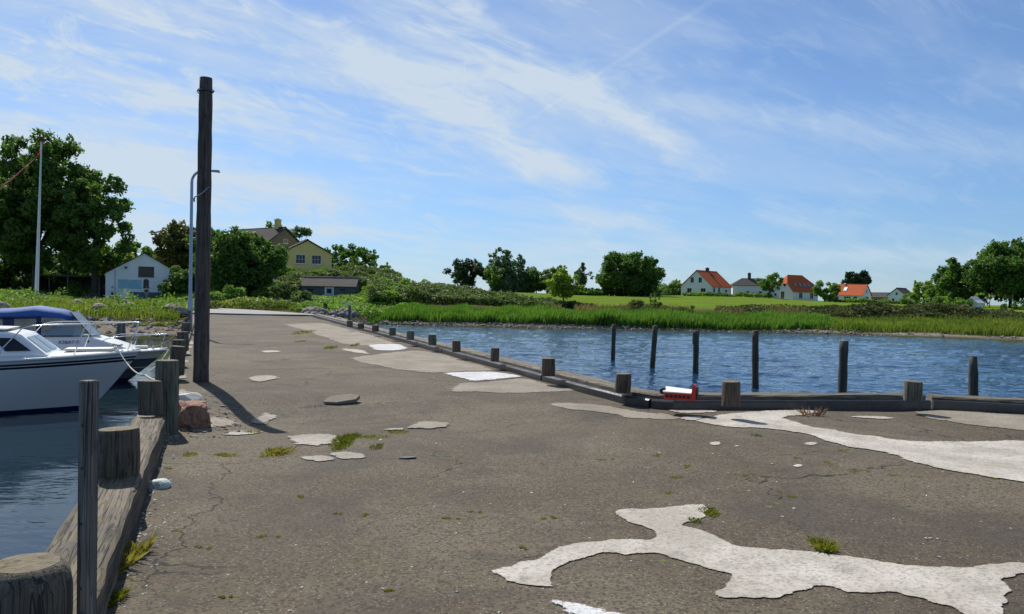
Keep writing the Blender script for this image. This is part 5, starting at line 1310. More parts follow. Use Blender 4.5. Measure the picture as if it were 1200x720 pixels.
# ------------------------------------------------------------------ buildings
class House:
    """local: ridge along x, length Lh, depth W, wall height he, ridge height hr; gables at -x ('left') and +x ('right'), long sides -y ('front') and +y ('back')"""
    def __init__(s, name, label, cat, x, y, rz, Lh, W, he, hr, wall, roof, hip=(0, 0), over=.3, z=None, group=None, gable=None, drop=1.2):
        s.L, s.W, s.he, s.hr = Lh, W, he, hr
        zz = float(th(x, y)) if z is None else z
        s.o = empty(name, (x, y, zz), rad(rz), label, cat, group)
        a, b = Lh/2, W/2; zt = hr-.06
        m = MB(); hl, hrr = hip
        # walls: prism with gables (cut where the roof is hipped)
        def gz(h): return zt if h == 0 else (he+(zt-he)*.45 if h < 1 else he)
        v = []; f = []
        def end(x, h):
            k = len(v)
            g = gz(h); yb = b*(1-(g-he)/max(1e-6, zt-he)) if h else 0
            pts = [(x,-b,-drop),(x,-b,he),(x,-yb,g),(x,yb,g),(x,b,he),(x,b,-drop)]
            v.extend(pts); f.append(tuple(range(k, k+6)))
        end(-a, hl); end(a, hrr)
        f += [(0,1,7,6),(5,11,10,4)]
        m.add(v, f)
        m.build('wall', wall, s.o)
        # roof: two slopes (+ hips), with thickness
        t = .12; s_ = (hr-he)/b; e = over; ye = b+e; ze = he-e*s_
        r = MB()
        def slab(poly):
            P = [Vector(p) for p in poly]; n = (P[1]-P[0]).cross(P[2]-P[0]).normalized()
            if n.z < 0: n = -n
            k = len(P); vs = [p+n*.02 for p in P]+[p+n*(t+.02) for p in P]
            r.add(vs, [tuple(reversed(range(k))), tuple(range(k, 2*k))]+[(i, (i+1) % k, k+(i+1) % k, k+i) for i in range(k)])
        def rx(h, sg):     # ridge end, and half-hip break
            if h == 0: return sg*(a+e), sg*(a+e)
            if h < 1: return sg*(a-b*.55*.9), sg*(a+e)
            return sg*(a-b*.9), sg*(a+e)
        l1, l0 = rx(hl, -1); r1, r0 = rx(hrr, 1)
        for sg in (-1, 1):
            poly = [(l0, sg*ye, ze), (r0, sg*ye, ze)]
            if 0 < hrr < 1: zb = he+(hr-he)*.45; poly += [(r0, sg*b*.55, zb)]
            poly += [(r1, 0, hr), (l1, 0, hr)]
            if 0 < hl < 1: zb = he+(hr-he)*.45; poly += [(l0, sg*b*.55, zb)]
            slab(poly)
        for h, q1, q0 in ((hl, l1, l0), (hrr, r1, r0)):
            if 0 < h < 1: zb = he+(hr-he)*.45; slab([(q0, -b*.55, zb), (q0, b*.55, zb), (q1, 0, hr)])
            elif h >= 1: slab([(q0, -ye, ze), (q0, ye, ze), (q1, 0, hr)])
        rc = MB(); 
        s.roof = r.build('roof', roof, s.o)
        rc.tube([(l1+.02, 0, hr+t+.03), (r1-.02, 0, hr+t+.03)], .10, 8); rc.build('ridge_cap', roof, s.roof)
        if gable:
            g = MB(); g.add([(-a-.03,-b*.98,he),(-a-.03,b*.98,he),(-a-.03,0,zt-.02)], [(0,1,2)]); g.build('gable_boarding', gable, s.o)
    def frame(s, face):
        a, b = s.L/2, s.W/2
        return {'left': (Vector((-a,0,0)), Vector((0,-1,0)), Vector((-1,0,0))), 'right': (Vector((a,0,0)), Vector((0,1,0)), Vector((1,0,0))),
                'front': (Vector((0,-b,0)), Vector((1,0,0)), Vector((0,-1,0))), 'back': (Vector((0,b,0)), Vector((-1,0,0)), Vector((0,1,0)))}[face]
    def window(s, face, u, z, w, h, cols=2, rows=1, fm=None, gm=None, name='window', label=None, arch=False):
        O, U, Nn = s.frame(face); fm = fm or M['white']; gm = gm or M['glass']
        c = O+U*u+Vector((0,0,z)); t = .055
        m = MB(); Z = Vector((0,0,1))
        def bar(cu, cz, wu, wz, d=.05): m.obox(c+U*cu+Z*cz+Nn*(d/2+.003), U*wu/2, Nn*d/2, Z*wz/2)
        bar(-w/2, 0, t, h+t); bar(w/2, 0, t, h+t); bar(0, -h/2, w-t, t)
        if not arch: bar(0, h/2, w-t, t)
        for i in range(1, cols): bar(-w/2+w*i/cols, 0, t*.7, h-t, .045)
        for i in range(1, rows): bar(0, -h/2+h*i/rows, w-t, t*.6, .042)
        if arch:
            for i in range(6):
                a0, a1 = math.pi*i/6, math.pi*(i+1)/6; am = (a0+a1)/2
                m.obox(c+U*(math.cos(am)*w/2)+Z*(h/2+math.sin(am)*w/2)+Nn*.028, (U*-math.sin(am)+Z*math.cos(am))*w*.14, Nn*.025, (U*math.cos(am)+Z*math.sin(am))*t/2)
        f = m.build(name, fm, s.o)
        if label: f['label'] = label
        p = MB()
        pts = [(-w/2,-h/2),(w/2,-h/2),(w/2,h/2)] + ([(math.cos(q)*w/2, h/2+math.sin(q)*w/2) for q in np.linspace(.3, math.pi-.3, 6)] if arch else []) + [(-w/2,h/2)]
        k = len(pts); vs = [c+U*x+Z*y+Nn*.004 for x, y in pts]+[c+U*x+Z*y+Nn*.018 for x, y in pts]
        p.add(vs, [tuple(reversed(range(k))), tuple(range(k, 2*k))]+[(i, (i+1) % k, k+(i+1) % k, k+i) for i in range(k)])
        p.build('pane', gm, f)
        if rows*cols > 1 or h > .6:
            q = MB(); q.obox(c-Z*(h/2+.06)+Nn*.05, U*(w/2+.08), Nn*.05, Z*.03); q.build('sill', fm, f)
        return f
    def door(s, face, u, w, h, mat, fm=None, glass=False, z0=0.0):
        O, U, Nn = s.frame(face); Z = Vector((0,0,1)); c = O+U*u+Z*(z0+h/2)
        d = MB(); d.obox(c+Nn*.02, U*w/2, Nn*.018, Z*h/2); dd = d.build('door', mat, s.o)
        f = MB(); fm = fm or M['white']
        for k in (-1, 1): f.obox(c+U*k*(w/2+.06)+Nn*.035, U*.058, Nn*.032, Z*(h/2+.06))
        f.obox(c+Z*(h/2+.06)+Nn*.035, U*w/2, Nn*.032, Z*.058); f.build('frame', fm, dd)
        if glass:
            g = MB(); g.obox(c+Z*h*.25+Nn*.045, U*w*.33, Nn*.006, Z*h*.17); g.build('pane', M['glass'], dd)
        hdl = MB(); hdl.obox(c+U*w*.38+Nn*.06, U*.06, Nn*.02, Z*.02); hdl.build('handle', M['steel'], dd)
        return dd
    def slopepiece(s, name, sg, x, q, w, l, mat, up=.03):
        """a flat light in the roof slope; q 0 eave .. 1 ridge"""
        b = s.W/2; n = Vector((0, sg*(s.hr-s.he), b)).normalized(); d = Vector((0, -sg*b, s.hr-s.he)).normalized()
        c = Vector((x, sg*b*(1-q), s.he+(s.hr-s.he)*q))+n*(.15+up)
        m = MB(); m.obox(c, Vector((w/2+.06,0,0)), d*(l/2+.06), n*.04); f = m.build(name, M['slate'], s.roof)
        g = MB(); g.obox(c+n*.045, Vector((w/2,0,0)), d*l/2, n*.004); g.build('pane', mat, f)
    def chimney(s, x, w, d, h, mat, cap=True, y=0.0):
        m = MB(); m.box(x-w/2, x+w/2, y-d/2, y+d/2, s.hr-.7, s.hr+h)
        c = m.build('chimney', mat, s.roof)
        if cap:
            m = MB(); m.box(x-w/2-.07, x+w/2+.07, y-d/2-.07, y+d/2+.07, s.hr+h+.002, s.hr+h+.13); m.box(x-w*.25, x+w*.25, y-d*.25, y+d*.25, s.hr+h+.132, s.hr+h+.30); m.build('cap', mat, c)
def X(px, Y): return AT(px, 350, Y).x

# white boathouse on the left
h = House('boathouse', 'white gabled boathouse with arched windows and turquoise painted panel', 'boathouse', X(170.7, 110), 110, 113, 10, 9.4, 3.1, 5.95, M['boatwall'], M['slate'], over=.15, z=.45)
h.window('left', .25, 3.5, 1.9, 1.35, 1, 1, M['steel'], M['brownboard'], 'shuttered_hatch', 'brown boarded hatch high in the gable')
for u in (.25, 2.65): h.window('left', u, 1.75, .62, .85, 1, 1, M['slate'], M['glass'], 'arched_window', arch=True)
O, U, Nn = h.frame('left')
m = MB(); m.obox(O+U*-1.75+Nn*.015+Vector((0,0,1.75)), U*1.45, Nn*.012, Vector((0,0,.62))); f = m.build('painted_panel', M['turq'], h.o)
m = MB(); m.obox(O+U*.35+Nn*.02+Vector((0,0,.35)), U*2.1, Nn*.018, Vector((0,0,.34))); m.build('plinth', M['plinth'], h.o)
m = MB(); m.obox(O+U*-2.25+Nn*.14+Vector((0,0,4.0)), U*.16, Nn*.13, Vector((0,0,.13))); m.build('wall_lamp', M['bin'], h.o)
m = MB(); m.tube([O+U*-3.55+Nn*.05+Vector((0,0,0)), O+U*-3.55+Nn*.05+Vector((0,0,3.6))], .035, 6); m.build('downpipe', M['galv'], h.o)
for u in (-1, 1):
    m = MB(); m.obox(O+U*u*2.36+Nn*.10+Vector((0,0,4.50)), (U*u*4.75+Vector((0,0,-2.85)))*.5, Nn*.02, Vector((0,0,.085))); m.build('verge_board', M['white'], h.roof)

# dark open shed left of the boathouse
o = empty('open_shed', (X(92, 108.5), 108.5, .3), 0, 'dark open fronted shed with flat roof under the big trees', 'shed')
m = MB(); m.box(-5.4, 3.9, -1.8, 2.4, 2.85, 3.05); m.build('roof', M['slate'], o)
m = MB(); m.box(-5.3, 3.8, 2.2, 2.35, -.4, 2.84); m.box(-5.3, -5.15, -1.5, 2.19, -.4, 2.84); m.build('back_wall', M['pole'], o)
m = MB(); m.box(-5.4, 3.9, -1.86, -1.803, 2.80, 3.0); m.build('fascia', M['stump'], o)
for x in (-3.2, -.62, 3.75):
    m = MB(); m.box(x-.08, x+.08, -1.65, -1.5, -.4, 2.845); m.build('post', M['greywood'] if x > -1 else M['stump'], o)
# things in front of the boathouse
b0 = X(135.5, 105); bz = float(th(b0, 105))
o = empty('waste_bin', (b0, 105, bz), 0, 'dark round barrel bin at the left corner of the boathouse', 'bin')
m = MB(); m.tube([(0,0,0),(0,0,.25),(0,0,.7),(0,0,1.0)], [.30,.34,.34,.31], 14); m.build('barrel', M['bin'], o); m = MB(); m.tube([(0,0,1.002),(0,0,1.06),(0,0,1.12)], [.34,.33,.12], 14); m.build('lid', M['slate'], o)
b0 = X(145, 105); o = empty('crate', (b0, 105, float(th(b0, 105))), 0, 'dark reddish crate standing under the turquoise panel', 'crate')
m = MB()
for z in (.05, .35, .65): m.box(-.62, .62, -.4, .4, z, z+.24)
m.build('boards', M['binred'], o); m = MB()
for sx in (-1, 1):
    for sy in (-1, 1): m.box(sx*.66-.03, sx*.66+.03, sy*.36-.04, sy*.36+.04, 0, .95)
m.build('corner_post', M['bin'], o)
b0 = X(108, 99); o = empty('picnic_table', (b0, 99, float(th(b0, 99))), .1, 'weathered picnic table with benches before the open shed', 'picnic table')
m = MB(); [m.box(-.9, .9, -.36+i*.15, -.23+i*.15, .70, .74) for i in range(5)]; m.build('tabletop', M['greywood'], o)
for s in (-1, 1):
    m = MB(); m.box(-.9, .9, s*.75-.13, s*.75+.13, .42, .46); m.build('bench', M['greywood'], o)
    m = MB(); m.beam((s*.65, -.75, 0), (s*.65, -.2, .70), .05, .09); m.beam((s*.65, .75, 0), (s*.65, .2, .70), .05, .09); m.box(s*.65-.05, s*.65-.027, -.85, .85, .36, .415); m.build('leg', M['greywood'], o)

# yellow house with the older grey roofed wing
h = House('yellow_house', 'low ochre yellow gabled house with two tall paned windows', 'house', X(355.2, 118.5), 118.5, 115, 6.2, 7.3, 2.9, 4.85, M['wally'], M['thatch'], over=.22, z=4.5)
for u in (-1.0, 1.35): h.window('left', u, 2.0, 1.35, 1.3, 3, 2)
h.window('front', -1.0, 2.1, 1.2, .7, 2, 1); h.window('back', 1.5, 2.1, 1.2, .7, 2, 1)
h = House('grey_roofed_house', 'older house with large grey brown roof and ochre chimney above the trees', 'house', X(304, 128), 128, 145, 12.5, 9.0, 4.0, 7.35, M['wally'], M['thatch'], over=.3, z=4.5, gable=M['gablegrey'])
h.window('left', .2, 5.2, .8, .6, 2, 1); h.chimney(-4.5, .75, .75, 1.35, M['wally']); h.chimney(4.6, .25, .25, .25, M['slate'], False)
# low grey shed with the pale door
h = House('low_shed', 'low blue grey shed with lichened roof and pale blue door', 'shed', X(387.5, 94.4), 94.4, 1, 6.5, 2.6, 1.80, 2.75, M['bluegrey'], M['fibre'], over=.16, z=.55)
h.door('front', .10, .85, 1.62, M['door'], glass=True); h.window('front', 1.75, 1.38, .62, .26, 1, 1, M['bluegrey']); h.window('front', -2.2, 1.3, .8, .34, 1, 1, M['bluegrey'])
m = MB(); m.box(-3.42, -3.30, -1.40, -1.28, 1.72, 2.0); m.build('gutter_end', M['binred'], h.o)
h = House('garden_hut', 'tiny hut roof showing between the round tree and the shrubs', 'hut', X(318, 97), 97, 80, 1.4, 1.6, 1.7, 2.5, M['gablegrey'], M['fibre'], over=.15, z=.7)
h.window('left', 0, 1.2, .45, .45, 2, 2)

# houses across the field
h = House('white_house', 'white gabled house with orange tiled roof, leftmost across the field', 'house', X(827.5, 204), 204, 47, 10.5, 9.0, 2.5, 6.45, M['wallw'], M['orange'], over=.25, z=2.6)
for u in (-1.25, 1.1): h.window('left', u, 4.05, .95, 1.4, 2, 1)
for u in (-2.0, 2.0): h.window('left', u, 1.35, 1.35, 1.15, 2, 1)
for u in (-4.2, -1.6): h.window('front', u, 1.5, 1.0, 1.4, 2, 1)
h.window('front', 2.2, 1.4, 1.0, .7, 1, 1); h.chimney(.3, .8, .7, .8, M['slate']); h.slopepiece('roof_hatch', -1, .6, .75, .7, .8, M['slate'])
h = House('white_farmhouse', 'long low white farmhouse with dark grey roof in the middle of the row', 'farmhouse', X(881.5, 208), 208, -7, 11.4, 6.0, 3.5, 5.25, M['wallw'], M['slate'], hip=(1, 0), over=.2, z=2.1)
for u, w in ((-3.4, .75), (-.3, .75), (3.6, .8)): h.window('front', u, 1.35, w, .7, 1, 1)
for u in (-1.75, 1.5): h.door('front', u, .8, 2.0, M['bin'])
h.chimney(-.9, .75, .75, 1.5, M['slate'])
h = House('white_barn', 'white outbuilding with half hipped orange roof and skylights', 'house', X(931, 203), 203, 26, 9.0, 7.4, 2.35, 6.4, M['wallw'], M['orange'], hip=(.5, .5), over=.25, z=1.9)
h.door('left', .3, 1.2, 2.2, M['bin']); h.window('left', .9, 4.0, .8, 1.0, 1, 1); h.window('left', -2.2, 1.4, .8, .7, 1, 1)
for x in (-2.4, -.6, .9, 2.4): h.slopepiece('skylight', -1, x, .38, .7, 1.2, M['screen'])
h.window('front', -1.7, 1.2, 1.2, 1.5, 2, 1); h.window('front', 2.2, 1.2, 1.2, 1.5, 2, 1)
h = House('orange_roofed_house', 'white house with bright orange roof and one large skylight, right of the row', 'house', X(997, 220), 220, -46, 8.8, 6.6, 2.1, 5.05, M['wallw'], M['orange'], over=.25, z=1.55)
for u in (-2.6, 2.6): h.window('front', u, 1.15, 1.1, 1.05, 1, 1)
h.window('front', .4, 1.0, 1.9, 1.4, 3, 1); h.slopepiece('skylight', -1, -.9, .55, .9, 1.5, M['white']); h.window('right', 0, 3.2, .7, 1.0, 1, 1); h.window('right', .2, 1.1, 2.2, 1.3, 2, 1); h.chimney(-1.8, .7, .7, .25, M['wallw'])
h = House('grey_garage', 'low grey roofed outbuilding right of the bright orange roof', 'outbuilding', X(1031, 222), 222, -44, 5.6, 4.8, 1.9, 3.1, M['gablegrey'], M['slate'], over=.25, z=1.3)
h.window('front', -.6, 1.0, 1.8, 1.0, 2, 1); h.window('right', .2, 1.1, .8, .8, 1, 1)
h = House('white_cottage', 'small white gable with dark roof beside the right hand grove', 'cottage', X(1056, 214), 214, 42, 6.2, 4.6, 2.5, 4.35, M['wallw'], M['slate'], over=.2, z=1.35)
h.window('left', 0, 2.9, .6, .7, 1, 1); h.window('left', -.9, 1.1, .7, .9, 1, 1); h.window('front', .5, 1.3, 1.0, .9, 2, 1)
h = House('white_hut', 'little pale hut half hidden under the right hand grove', 'hut', X(1142, 126), 126, 35, 2.3, 1.8, 1.15, 1.9, M['wallw'], M['white'], over=.12, z=.75)
h.window('left', 0, .75, .5, .4, 1, 1)
# upturned dinghy on the bank
p = AT(1169, 375, 82); o = empty('upturned_dinghy', (p.x, 82, p.z), .3, 'pale upturned dinghy lying on the bank at the right', 'dinghy')
v = []; f = []; n = 9
for i in range(n):
    t = i/(n-1); w = .48*(1-abs(2*t-1)**2.4*.85)
    for k in range(7):
        a = math.pi*k/6; v.append((-.85+1.7*t, math.cos(a)*w, math.sin(a)**.7*.55*(1-.5*abs(2*t-1)**3)))
for i in range(n-1):
    for k in range(6): f.append((i*7+k, i*7+k+1, i*7+7+k+1, i*7+7+k))
f += [tuple(range(7)), tuple(n*7-7+k for k in reversed(range(7)))]
MB().add(v, f, 0, True).build('hull', M['gelcream'], o); m = MB(); m.box(-.75, .75, -.02, .02, .50, .60); m.build('keel', M['greywood'], o)

# low rail fences by the road
def rail_fence(pxa, pxb, Y, label):
    a = X(pxa, Y); b = X(pxb, Y); o = empty('rail_fence', ((a+b)/2, Y, float(th((a+b)/2, Y))), 0, label, 'fence'); w = (b-a)/2
    n = max(2, int(w*2/1.4)+1)
    for i in range(n):
        x = -w+2*w*i/(n-1); m = MB(); m.box(x-.05, x+.05, -.05, .05, -.2, .85); m.build('post', M['greywood'], o)
    for z in (.38, .70):
        m = MB(); m.box(-w-.1, w+.1, -.085, -.053, z, z+.13); m.build('rail', M['greywood'], o)
rail_fence(246, 263, 70, 'low grey rail fence in front of the clipped shrub')
rail_fence(302, 324, 73, 'low grey rail fence at the end of the road, near the pale shrubs')
# old piles by the left shore
for i, (px, pt, pb, Y) in enumerate(((139, 379, 402, 33), (143.5, 376, 402, 33.8))):
    b = AT(px, pb, Y); t = AT(px, pt, Y)
    o = empty('shore_pile', (b.x, Y, WATER_Z), 0, ('pale grey pile behind the second boat bow, left one' if i == 0 else 'pale grey pile behind the second boat bow, taller right one'), 'pile')
    m = MB(); hh = t.z-WATER_Z; m.tube([(0,0,-1.2),(0,0,hh*.5),(.02,0,hh)], [.12,.115,.10], 12); m.build('post', M['greywood'], o)
    m = MB(); m.tube([(.02,0,hh+.002),(.02,0,hh+.02)], .09, 12); m.build('cut_top', M['endgrain'], o)

# ------------------------------------------------------------------ boats (local: +x bow, +y port, z up from waterline)
def hull_part(o, Lb, B, sheer, rake, mats, bands, tm=.42, depth=.45, deckmat=None, p=2.2):
    """bands: list of (zfraction, slot) from keel to gunwale"""
    ns = 36; x_stern = -Lb
    def zg(t): return sheer[0]+(sheer[1]-sheer[0])*max(0, t-.2)**1.5/.716
    def half(t, k):          # k 0 waterline .. 1 gunwale
        bb = B/2*(.80+.20*k)
        tt = tm*(.75+.25*k)
        return bb*(1-max(0, (t-tt)/(1-tt))**(p-.75*(1-k)))
    def xend(k): return -rake*(1-k)**1.15
    v = []; f = []; mi = []
    rows = [(-depth, None, 0)] + [(None, k, s) for k, s in bands]
    for s_ in (-1, 1):
        base = len(v)
        for (zl, k, sl) in rows:
            for i in range(ns+1):
                t = (i/ns)**.75
                if k is None: x = x_stern+(Lb+xend(-.25))*t; y = .0; z = -depth*(1-.6*max(0, t-.75)/.25)
                else: x = x_stern+(Lb+xend(k))*t; y = half(t, k)*s_; z = zg(t)*k if k > 0 else 0.0
                v.append((x, y, z))
        for r in range(len(rows)-1):
            for i in range(ns):
                a = base+r*(ns+1)+i; q = (a, a+1, a+ns+2, a+ns+1)
                f.append(q if s_ < 0 else tuple(reversed(q))); mi.append(rows[r+1][2])
    m = MB(); m.v = v; m.f = f; m.mi = mi; m.sm = [True]*len(f)
    # transom
    R = len(rows); tr = [r*(ns+1) for r in range(R)]+[R*(ns+1)+r*(ns+1) for r in reversed(range(1, R))]
    m.f.append(tuple(tr)); m.mi.append(rows[-2][2]); m.sm.append(False)
    m.build('hull', mats, o)
    # deck, slightly crowned, with toe rail
    d = MB(); vs = []; fs = []
    for i in range(ns+1):
        t = (i/ns)**.75; x = x_stern+Lb*t; h = half(t, 1)
        for q in (-1, -.5, 0, .5, 1): vs.append((x, h*q*.985, zg(t)-.012+.05*(1-q*q)))
    for i in range(ns):
        for q in range(4): a = i*5+q; fs.append((a, a+1, a+6, a+5))
    d.add(vs, fs, 0, True); d.build('deck', deckmat or M['gel'], o)
    g = MB()
    for s_ in (-1, 1): g.tube([(x_stern+Lb*(i/ns)**.75+.01, (half((i/ns)**.75, 1)+.012)*s_, zg((i/ns)**.75)-.035) for i in range(ns+1)], .030, 6)
    g.build('rub_rail', M['gel'], o)
    return zg, half

def taper(m, prof, w0, w1, z0, z1, mi=0, smooth=False):
    """prof: (x,z) outline, half width from w0 at z0 to w1 at z1"""
    n = len(prof); w = lambda z: w0+(w1-w0)*(z-z0)/(z1-z0)
    v = [(x, -w(z), z) for x, z in prof]+[(x, w(z), z) for x, z in prof]
    f = [tuple(range(n)), tuple(reversed(range(n, 2*n)))]+[(i, i+n, (i+1) % n+n, (i+1) % n) for i in range(n)]
    return m.add(v, f, mi, smooth)
def side_pane(m, pts, w0, w1, z0, z1, s_, off=.012, th_=.014):
    w = lambda z: w0+(w1-w0)*(z-z0)/(z1-z0)
    k = len(pts); vs = [(x, s_*(w(z)+off), z) for x, z in pts]+[(x, s_*(w(z)+off+th_), z) for x, z in pts]
    m.add(vs, [tuple(reversed(range(k))), tuple(range(k, 2*k))]+[(i, (i+1) % k, k+(i+1) % k, k+i) for i in range(k)])
def rounded(x0, x1, z0, z1, r, n=4):
    pts = []
    for cx, cz, a0 in ((x1-r, z1-r, 0), (x0+r, z1-r, 90), (x0+r, z0+r, 180), (x1-r, z0+r, 270)):
        for i in range(n+1):
            a = rad(a0+90*i/n); pts.append((cx+r*math.cos(a), cz+r*math.sin(a)))
    return pts

BX = math.atan2(.37, .93)
# --- near boat
bt = AT(164, 411, 18.3)
o1 = empty('motor_boat', (bt.x, 18.3, WATER_Z), BX, 'white cabin motor boat with dark stripes and bow rail moored nearest', 'motor boat')
S1 = bt.z-WATER_Z+.02
zg, half = hull_part(o1, 7.2, 2.6, (S1-.16, S1), 1.0, [M['boot'], M['gel'], M['navy'], M['steel']],
    [(0, 0), (.055, 0), (.45, 1), (.80, 1), (.805, 1), (.845, 2), (.86, 1), (.895, 2), (1.0, 1)], tm=.5)
zd = S1-.10
m = MB(); prof = [(-7.0, zd-.1), (-1.75, zd+.03), (-2.30, zd+.50), (-2.55, zd+.56), (-4.6, zd+.60), (-7.0, zd+.58)]
taper(m, prof, .92, .72, zd, zd+.6); m.build('cabin', M['gel'], o1, .035, 3)
m = MB(); taper(m, [(-7.0, zd+.605), (-4.6, zd+.625), (-2.62, zd+.59), (-2.55, zd+.625), (-4.6, zd+.68), (-7.0, zd+.66)], .68, .60, zd+.58, zd+.68); m.build('cabin_roof', M['gel'], o1, .02)
for s_ in (-1, 1):
    for pts in (rounded(-4.35, -3.02, zd+.14, zd+.37, .10), rounded(-6.0, -4.7, zd+.14, zd+.37, .10)):
        m = MB(); side_pane(m, pts, .92, .72, zd, zd+.6, s_); w = m.build('side_window', M['glass'], o1)
        m = MB(); cx = sum(p[0] for p in pts)/len(pts); cz = sum(p[1] for p in pts)/len(pts)
        side_pane(m, [(cx+(x-cx)*1.06, cz+(z-cz)*1.22) for x, z in pts], .92, .72, zd, zd+.6, s_, .003, .006); m.build('window_frame', M['navy'], w)
    m = MB(); side_pane(m, [(-2.80, zd+.44), (-2.42, zd+.43), (-2.08, zd+.16), (-2.55, zd+.15)], .92, .72, zd, zd+.6, s_); m.build('corner_window', M['glass'], o1)
    m = MB()
    d0 = Vector((-1.75, 0, zd+.03)); d1 = Vector((-2.30, 0, zd+.50)); nn = Vector((.47, 0, .55)).normalized()
    q = [(.15, .06), (.15, .64), (.85, .60), (.85, .06)]
    vs = [d0.lerp(d1, a)+Vector((0, s_*b, 0))+nn*.006 for a, b in q]+[d0.lerp(d1, a)+Vector((0, s_*b, 0))+nn*.02 for a, b in q]
    m.add(vs, [(0,1,2,3),(7,6,5,4),(0,4,5,1),(1,5,6,2),(2,6,7,3),(3,7,4,0)]); m.build('windscreen', M['screen'], o1)
    m = MB(); m.tube([(-3.9, s_*.52, zd+.70), (-3.8, s_*.52, zd+.74), (-3.2, s_*.52, zd+.74), (-3.1, s_*.52, zd+.69)], .018, 6); m.build('grab_rail', M['greywood'], o1)
m = MB(); m.box(-1.55, -.55, -.30, .30, zd+.10, zd+.15); m.build('fore_hatch', M['gelcream'], o1, .02)
def deck_at(x):
    t = (x+7.2)/7.2; return half(t, 1), zg(t)
def pulpit(o, zr, xs, xa, deckf, xtip=.0, mid=True, r=.013):
    m = MB(); path = []
    for s_ in (-1, 1):
        b, z = deckf(xa); leg = [(xa, s_*(b-.07), z), (xa+.03, s_*(b-.07), z+.18), (xa+.42, s_*(b-.10), zr-.06), (xa+.62, s_*(b-.12), zr-.01)]
        pts = leg
        for x in np.linspace(xa+.9, xtip-.25, 8):
            bb, zz = deckf(min(x, -.06)); pts.append((x, s_*max(.16, bb-.06), zr+.012*(x-xa)))
        pts += [(xtip-.04, s_*.14, zr+.03), (xtip+.02, 0, zr+.03)]
        path.append(pts)
    m.tube(path[0]+list(reversed(path[1][:-1])), r, 8); rl = m.build('bow_rail', M['chrome'], o)
    for x, dx in xs:
        for s_ in (-1, 1):
            b, z = deckf(x); bb, _ = deckf(min(x+dx, -.06))
            k = MB(); k.tube([(x, s_*max(.05, b-.07), z-.01), (x+dx, s_*max(.15, bb-.06), zr)], r*.9, 6); k.build('stanchion', M['chrome'], rl)
    return rl
pulpit(o1, S1+.62, [(-1.28, .22), (-.26, .22)], -2.62, deck_at)
m = MB(); m.box(-.62, -.44, -.05, .05, zd+.10, zd+.14); m.tube([(-.53, -.14, zd+.17), (-.53, .14, zd+.17)], .022, 8); m.build('mooring_cleat', M['chrome'], o1)

# --- second boat with the canopy
bt2 = AT(196.5, 409, 23.6)
o2 = empty('motor_boat', (bt2.x, 23.6, WATER_Z), BX, 'motor boat with blue canvas canopy and raked windscreen moored behind', 'motor boat')
S2 = bt2.z-WATER_Z
zg2, half2 = hull_part(o2, 6.6, 2.4, (S2-.08, S2), 1.1, [M['boot'], M['hull2'], M['gel'], M['navy']],
    [(0, 0), (.10, 0), (.42, 1), (.45, 2), (.70, 1), (.72, 3), (1.0, 2)], tm=.45)
def deck2(x): t = (x+6.6)/6.6; return half2(t, 1), zg2(t)
z2 = S2-.06
m = MB(); taper(m, [(-5.6, z2-.1), (-.75, z2+.03), (-1.35, z2+.26), (-2.00, z2+.48), (-5.6, z2+.51)], 1.0, .88, z2, z2+.51); m.build('coaming', M['gel'], o2, .03, 3)
zc = z2+.50; wz = lambda z: .95-.20*(z-zc)/.85
# raked windscreen: front panes and frame
m = MB(); fr = MB(); A0, A1 = Vector((-1.98, 0, zc)), Vector((-2.52, 0, zc+.68))
for s_ in (-1, 1):
    q = [A0+Vector((.16, s_*.03, 0)), A0+Vector((0, s_*.86, 0)), A1+Vector((-.02, s_*.66, 0)), A1+Vector((.10, s_*.03, 0))]
    m.add([tuple(p) for p in q]+[tuple(p+Vector((.012, 0, .012))) for p in q], [(0,1,2,3),(7,6,5,4),(0,4,5,1),(1,5,6,2),(2,6,7,3),(3,7,4,0)])
    fr.tube([q[0], q[1], q[2], q[3], q[0]], .016, 6)
    fr.tube([q[1], (-3.3, s_*.90, zc), (-3.35, s_*.80, zc+.42), (-2.42, s_*.765, zc+.45)], .014, 6)
w_ = m.build('windscreen', M['screen'], o2); fr.build('windscreen_frame', M['navy'], w_)
for s_ in (-1, 1):
    m = MB(); side_pane(m, [(-2.15, zc+.02), (-3.3, zc+.02), (-3.32, zc+.40), (-2.42, zc+.42)], .90, .76, zc, zc+.45, s_, 0, .008)
    m.build('side_screen', M['screen'], o2)
# canopy: hoop frames swept to a cloth with clear windows
st_ = [(-2.46, 0.59, .70, .66), (-2.77, 0.74, .74, .72), (-3.42, 0.85, .86, .82), (-4.02, 0.77, .88, .86), (-4.57, 0.74, .88, .88), (-4.97, 0.67, .86, .90), (-5.22, 0.27, .88, .92)]
def cloth(k0, k1, name, mat, grow=0.0):
    v = []; f = []; n = 9
    for (x, zt, wt, wb) in st_:
        for i in range(n):
            a = math.pi*(k0+(k1-k0)*i/(n-1)); c_ = math.cos(a); s_ = math.sin(a)
            y = -math.copysign(abs(c_)**.55, c_)*wt; z = zc+zt*(.64+.36*abs(s_)**.8)
            v.append((x, y*(1+grow), z+grow))
    for j in range(len(st_)-1):
        for i in range(n-1): a = j*n+i; f.append((a, a+1, a+n+1, a+n))
    ob = MB().add(v, f, 0, True).build(name, mat, o2)
    md = ob.modifiers.new('thick', 'SOLIDIFY'); md.thickness = .015
    return ob
can = cloth(0, 1, 'canopy', M['canvas'])
